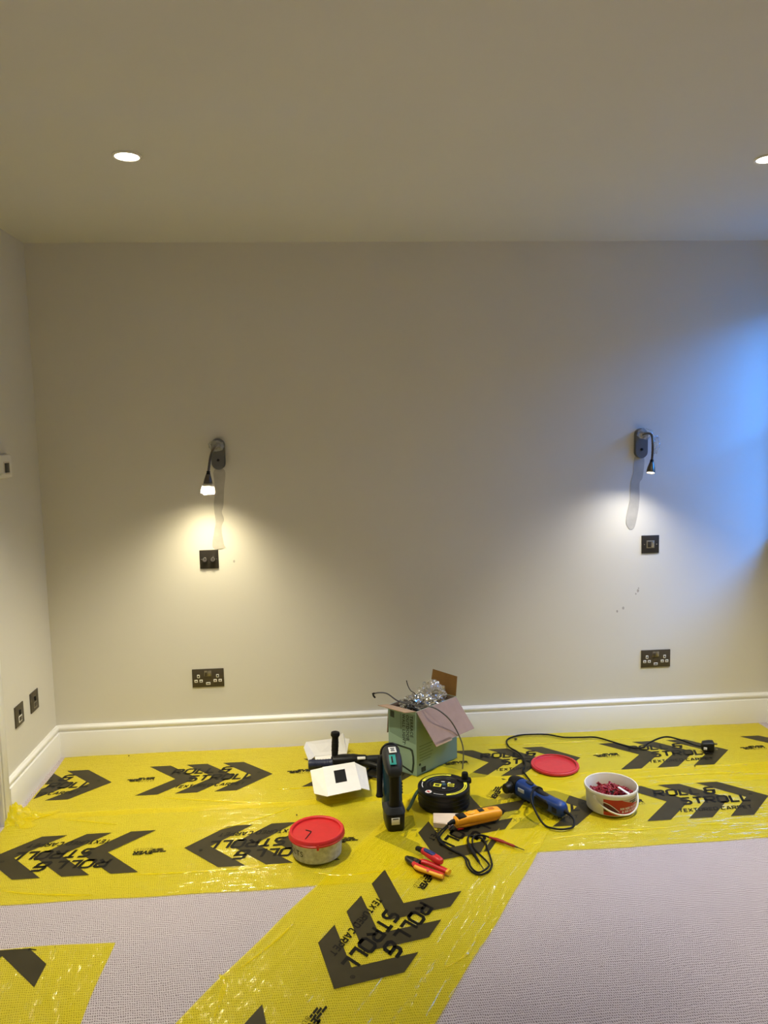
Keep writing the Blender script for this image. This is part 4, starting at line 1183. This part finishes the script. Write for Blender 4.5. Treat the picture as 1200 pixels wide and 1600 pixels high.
bm = bmesh.new(); tube(bm, catmull([(-.012, .006, .011), (.006, .014, .011), (.030, .019, .011), (.066, .018, .011), (.096, .016, .011), (.114, .0145, .011)], 6), [.009]*6+[.0105]*25, 12, squash=.8); hB = finish('handle', bm, RED, t)
bm = bmesh.new(); tube(bm, catmull([(.108, .0150, .011), (.114, .0145, .011), (.1175, .0142, .011)], 3), [.0108]*7, 12, squash=.8); finish('handle_cap', bm, YELLOW, hB)

t = thing('stubby_driver', 'red and blue handled stubby screwdriver resting across the side cutters', 'screwdriver', (1.590, -1.076, FZ+.030), math.atan2(-.100, .068))
def DX(x, r, z=0): return ((x, 0, z), Y, Z, r, r*.92, 2.3)
bm = bmesh.new(); loft(bm, [DX(-.026, .009), DX(-.022, .0125), (( -.010, 0, 0), Y, Z, .0120, .011, 2.3), DX(.020, .0135), DX(.048, .0140), DX(.064, .0125), DX(.070, .0085)]); hd = finish('handle', bm, RED, t)
bm = bmesh.new(); loft(bm, [((-.016, -.001, .0065), Y, Z, .0060, .0060, 2.6), ((-.008, -.001, .0066), Y, Z, .0085, .0070, 2.6), ((.030, -.001, .0080), Y, Z, .0090, .0075, 2.6), ((.037, -.001, .0080), Y, Z, .0060, .0055, 2.6)]); finish('blue_grip', bm, mat('grip_blue', (28, 44, 112), rough=.45), hd)
bm = bmesh.new(); loft(bm, [DX(-.060, .005, -.006), DX(-.056, .0085, -.005), DX(-.030, .0098, -.001), DX(-.022, .0095)]); finish('black_ferrule', bm, RUBBER, t)

# ------------------------------------------------------------------ red lid on the film
t = thing('red_lid', 'loose round red bucket lid lying flat on the film behind the bucket', 'lid', (2.238, -.392, FZ))
bm = bmesh.new()
lathe(bm, [(0, .002), (.088, .002), (.090, .006), (.0945, .010), (.0990, .011), (.1025, .009), (.1035, .002), (.1020, 0), (0, 0)], 72, cap0=False, cap1=False)
o = finish('disc', bm, REDLID, t)
bm = bmesh.new(); P = [(.0925*math.cos(a), .0925*math.sin(a), .0105) for a in [2*PI*i/56 for i in range(56)]]; tube(bm, P, .0022, 6, closed=True); finish('sealing_ring', bm, REDLID, o)

# ------------------------------------------------------------------ white bucket of red plugs
BX, BY = 2.347, -.766
t = thing('white_bucket', 'white plastic bucket with red label, full of red wall plugs', 'bucket', (BX, BY, FZ))
bm = bmesh.new()
lathe(bm, [(0, .001), (.088, .001), (.0915, .004), (.0965, .074), (.0975, .076), (.1005, .077), (.1015, .080), (.1015, .087), (.0995, .090), (.0965, .0895), (.0950, .087), (.0900, .006), (0, .004)], 72, cap0=False, cap1=False)
bk = finish('body', bm, PLASTIC_W, t)
LR = mat('label_red', (186, 38, 36), rough=.45, var=.06, scale=20)
def curved(name, m, poly_fn, a0, a1, z0, z1, off, parent, n=30, nz=4):
    bm = bmesh.new(); G = []
    for i in range(n+1):
        a = a0+(a1-a0)*i/n
        row = []
        for j in range(nz+1):
            lo, hi = poly_fn(i/n) if poly_fn else (z0, z1)
            z = lo+(hi-lo)*j/nz
            r = .0912+.0053*(z/.074)+off
            row.append(bm.verts.new((r*math.cos(a), r*math.sin(a), z)))
        G.append(row)
    for i in range(n):
        for j in range(nz):
            bm.faces.new((G[i][j], G[i+1][j], G[i+1][j+1], G[i][j+1]))
    return finish(name, bm, m, parent)
A0, A1 = R_(-127), R_(-22)
lab = curved('label', LR, None, A0, A1, .006, .069, .0006, t)
curved('label_corner', mat('label_grey', (200, 186, 180), rough=.5, var=.03), lambda s: (.069-.034*(s**.8), .0690), R_(-86), A1, 0, 0, .0010, lab)
curved('label_photo', mat('label_photo_dark', (92, 26, 28), rough=.5, var=.4, scale=120), lambda s: (.020, .020+.034*math.cos(s*PI/2)), A0, R_(-92), 0, 0, .0010, lab)
curved('label_swoosh', WHITEINK, lambda s: (.020+.034*math.cos(s*PI/2), .0232+.034*math.cos(s*PI/2)), A0, R_(-91), 0, 0, .0013, lab)
def bucket_text(s, size, a_start, z, m, bold=.0003):
    b = text_bm(s, size, 0, bold, 1.05)
    for v in b.verts:
        zz = z+v.co.y
        a = a_start+v.co.x/.0945
        r = .0912+.0053*(zz/.074)+.0017
        v.co = (r*math.cos(a), r*math.sin(a), zz)
    finish('label_lettering', b, m, lab, smooth=False)
bucket_text('500 RED PLUGS', .0115, R_(-90), .0300, WHITEINK)
bucket_text('& 500 SCREWS', .0115, R_(-85), .0180, WHITEINK)
curved('label_print', DKGREY, None, R_(-66), R_(-42), .0570, .0610, .0016, lab, 12, 1)
curved('label_print', DKGREY, None, R_(-58), R_(-42), .0490, .0545, .0016, lab, 12, 1)
bm = bmesh.new()
hp = []
for i in range(33):
    s = i/32
    a = R_(-148)+R_(150)*s
    z = .066-.055*math.sin(PI*s)**.9
    r = .0912+.0053*(z/.074)+.0045+.004*math.sin(PI*s)
    hp.append((r*math.cos(a), r*math.sin(a), z))
tube(bm, hp, .0034, 8); finish('bail_handle', bm, PLASTIC_W, t)
for a in (R_(-148), R_(2)):
    bm = bmesh.new(); lathe(bm, [(0, -.001), (.008, -.001), (.007, .006), (0, .007)], 14, mtx=Matrix.Translation((.0955*math.cos(a), .0955*math.sin(a), .066)) @ Matrix.Rotation(a, 4, 'Z') @ Matrix.Rotation(PI/2, 4, 'Y'), cap0=False, cap1=False); finish('handle_lug', bm, PLASTIC_W, t)
# the plugs: one mesh, many copies
bm = bmesh.new()
lathe(bm, [(0, -.016), (.0026, -.0155), (.0032, -.008), (.0027, -.006), (.0034, -.002), (.0028, 0), (.0035, .004), (.0030, .010), (.0034, .0135), (.0050, .0140), (.0050, .0160), (.0018, .0160), (.0016, .010), (0, .010)], 8, cap0=False, cap1=False)
plug0 = finish('wall_plug', bm, DARKRED)
LBL = 'small red plastic wall plug in the heap inside the white bucket'
tag(plug0, LBL, 'wall plug', 'red wall plugs in the bucket')
rnd = random.Random(11)
bm = bmesh.new()
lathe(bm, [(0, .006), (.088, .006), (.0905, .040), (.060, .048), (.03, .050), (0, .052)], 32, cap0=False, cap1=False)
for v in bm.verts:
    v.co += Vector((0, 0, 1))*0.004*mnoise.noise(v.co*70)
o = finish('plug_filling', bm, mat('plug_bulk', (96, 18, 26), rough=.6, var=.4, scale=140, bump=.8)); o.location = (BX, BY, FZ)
tag(o, 'bulk of red plugs packed deep inside the white bucket', 'wall plugs', kind='stuff')
for k in range(150):
    rr = .070*math.sqrt(rnd.random()); aa = rnd.random()*2*PI
    zz = .054-.05*rr+rnd.random()*.012
    o = plug0 if k == 0 else plug0.copy()
    if k: COL.objects.link(o)
    o.location = (BX+rr*math.cos(aa), BY+rr*math.sin(aa), FZ+zz)
    o.rotation_euler = (PI/2+(rnd.random()-.5)*1.3, rnd.random()*1.0, rnd.random()*2*PI)
bm = bmesh.new(); box(bm, (-.0065, -.030, -.0012), (.0065, .030, .0012), .0008, mtx=Matrix.Rotation(.35, 4, 'X')); 
t2 = finish('white_strip', bm, PLASTIC_W); t2.location = (BX+.040, BY-.040, FZ+.076); t2.rotation_euler = (-.12, .1, R_(38))
tag(t2, 'white plastic strip lying on the red plugs in the bucket', 'strip')
bm = bmesh.new(); lathe(bm, [(0, -.02), (.0016, -.016), (.0018, .012), (.0042, .016), (0, .0165)], 8, cap0=False, cap1=False)
scr = finish('screw', bm, GREYMETAL)
for k, (dx, dy, rz) in enumerate(((-.012, -.020, .4), (.002, -.012, 1.6), (-.006, -.034, 2.5))):
    o = scr if k == 0 else scr.copy()
    if k: COL.objects.link(o)
    o.location = (BX+dx, BY+dy, FZ+.066); o.rotation_euler = (PI/2-.2, .3, rz)
    tag(o, 'dark metal screw lying among the red plugs in the bucket', 'screw', 'screws in the bucket')

# ------------------------------------------------------------------ blue oscillating multi-tool with cord and plug
hx, hy = 2.015, -.640
ux, uy = .51, -.86
t = thing('multi_tool', 'blue corded oscillating multi-tool lying beside the bucket, cord looped over it', 'power tool', (hx, hy, FZ), math.atan2(uy, ux))
def MS(x, hu, hv, z, n=2.6): return ((x, 0, z), Y, Z, hu, hv, n)
bm = bmesh.new()
loft(bm, [MS(.000, .024, .028, .036), MS(.008, .030, .034, .038), MS(.050, .033, .036, .039), MS(.085, .030, .032, .037), MS(.120, .026, .027, .034), MS(.165, .026, .027, .033), MS(.205, .029, .029, .033), MS(.228, .028, .028, .033), MS(.240, .020, .020, .033), MS(.244, .010, .010, .033)])
bd = finish('body', bm, BLUE, t)
bm = bmesh.new(); loft(bm, [MS(-.040, .018, .022, .038), MS(-.036, .026, .030, .040), MS(-.010, .030, .034, .041), MS(.010, .031, .035, .040)]); finish('gear_head', bm, BLACK, t)
bm = bmesh.new(); lathe(bm, [(0, -.052), (.017, -.052), (.020, -.048), (.020, -.030), (.024, -.026), (.024, .020), (0, .022)], 24, mtx=Matrix.Translation((-.018, -.006, .036)) @ Matrix.Rotation(-PI/2, 4, 'X') @ Matrix.Rotation(0, 4, 'Z'), cap0=False, cap1=False); finish('tool_clamp', bm, BLACK, t)
bm = bmesh.new(); loft(bm, [((.060, .002, .066), X, Y, .010, .006, 3), ((.060, .002, .0755), X, Y, .018, .011, 3), ((.060, .002, .0775), X, Y, .016, .009, 3)]); finish('slide_switch', bm, DKGREY, bd)
for sy in (-1, 1):
    bm = bmesh.new(); loft(bm, [((.110, sy*.0215, .036), Y, Z, .006, .012, 3), ((.120, sy*.0225, .036), Y, Z, .007, .018, 3), ((.170, sy*.0225, .034), Y, Z, .007, .018, 3), ((.185, sy*.0225, .034), Y, Z, .006, .010, 3)]); finish('rubber_grip', bm, BLACK, bd)
bm = bmesh.new(); loft(bm, [((.075, 0, .062), Y, Z, .010, .006, 3), ((.085, 0, .062), Y, Z, .016, .008, 3), ((.150, 0, .056), Y, Z, .012, .006, 3), ((.165, 0, .054), Y, Z, .007, .005, 3)]); finish('grip_pad', bm, BLACK, bd)
bm = bmesh.new(); box(bm, (.030, -.0350, .040), (.062, -.0310, .054), .001); finish('side_label', bm, mat('label_silver', (170, 176, 188), rough=.4), bd)
for k in range(4):
    bm = bmesh.new(); box(bm, (.205+.006*k, -.0305, .024), (.208+.006*k, -.0270, .044), .0008); finish('vent_slot', bm, BLACK, bd)
Mi = (Matrix.Translation((hx, hy, FZ)) @ Matrix.Rotation(math.atan2(uy, ux), 4, 'Z')).inverted()
bm = bmesh.new(); loft(bm, [((.238, 0, .033), Y, Z, .009, .009, 2), ((.258, 0, .031), Y, Z, .0065, .0065, 2), ((.270, .001, .028), Y, Z, .0050, .0050, 2)]); finish('strain_relief', bm, RUBBER, t)
q = FZ+.004
cord = [(2.152, -.868, .035), (2.162, -.886, .022), (2.150, -.912, q), (2.110, -.925, q), (2.075, -.915, q), (2.048, -.888, .012), (2.028, -.850, .042), (2.022, -.805, .072), (2.040, -.762, .082), (2.066, -.728, .080), (2.092, -.700, .058), (2.104, -.660, .026), (2.104, -.605, q), (2.092, -.520, q), (2.088, -.429, q), (2.112, -.370, q), (2.118, -.300, q), (2.112, -.239, q), (2.086, -.175, q), (2.098, -.095, q), (2.165, -.052, q), (2.245, -.050, q), (2.306, -.062, q), (2.369, -.101, q), (2.450, -.112, q), (2.517, -.120, q), (2.573, -.179, q), (2.633, -.249, q), (2.690, -.255, .008), (2.724, -.240, .022), (2.806, -.225, .040), (2.866, -.250, .034), (2.910, -.300, .028), (2.938, -.318, .026)]
bm = bmesh.new(); tube(bm, [Mi @ p for p in catmull(cord, 7)], .0038, 8); finish('power_cord', bm, RUBBER, t, sharp=60)
# three-pin plug at the cord's end
pm = Mi @ (Matrix.Translation((2.960, -.330, FZ)) @ Matrix.Rotation(R_(-18), 4, 'Z'))
bm = bmesh.new()
loft(bm, [((-.030, 0, .022), Y, Z, .010, .010, 3), ((-.024, 0, .024), Y, Z, .021, .021, 3.5), ((.004, 0, .026), Y, Z, .025, .025, 4), ((.020, 0, .026), Y, Z, .0245, .0245, 4), ((.023, 0, .026), Y, Z, .021, .021, 4)])
bmesh.ops.transform(bm, matrix=pm, verts=bm.verts); pl = finish('plug', bm, BLACK, t)
for py, pz, hh in ((.0, .038, .004), (-.011, .018, .002), (.011, .018, .002)):
    bm = bmesh.new(); box(bm, (.022, py-.003, pz-hh), (.038, py+.003, pz+hh), .0008, mtx=pm); finish('plug_pin', bm, STEEL, pl)
bm = bmesh.new(); box(bm, (-.022, -.0245, .016), (-.008, -.0205, .028), .0008, mtx=pm); finish('plug_tag', bm, WHITEINK, pl)

# ------------------------------------------------------------------ crumbs of plaster and clippings on the film
DEB = mat('debris_dark', (60, 50, 38), rough=.8, var=.2)
for k, (x, y, s, lb) in enumerate(((2.140, -.090, .006, 'dark clipping on the film inside the cord curve by the skirting'), (2.83, -.47, .0035, 'tiny dark crumb on the film in front of the plug'), (.335, -.055, .003, 'tiny dark crumb on the film by the left skirting'), (1.13, -.70, .003, 'tiny dark crumb on the film left of the white carton'))):
    bm = bmesh.new(); blob(bm, (x, y, FZ+s*.5), s, .4, 2.0, 2, k*3.0, (1, 1, .6)); tag(finish('crumb', bm, DEB), lb, 'debris', 'crumbs on the film')
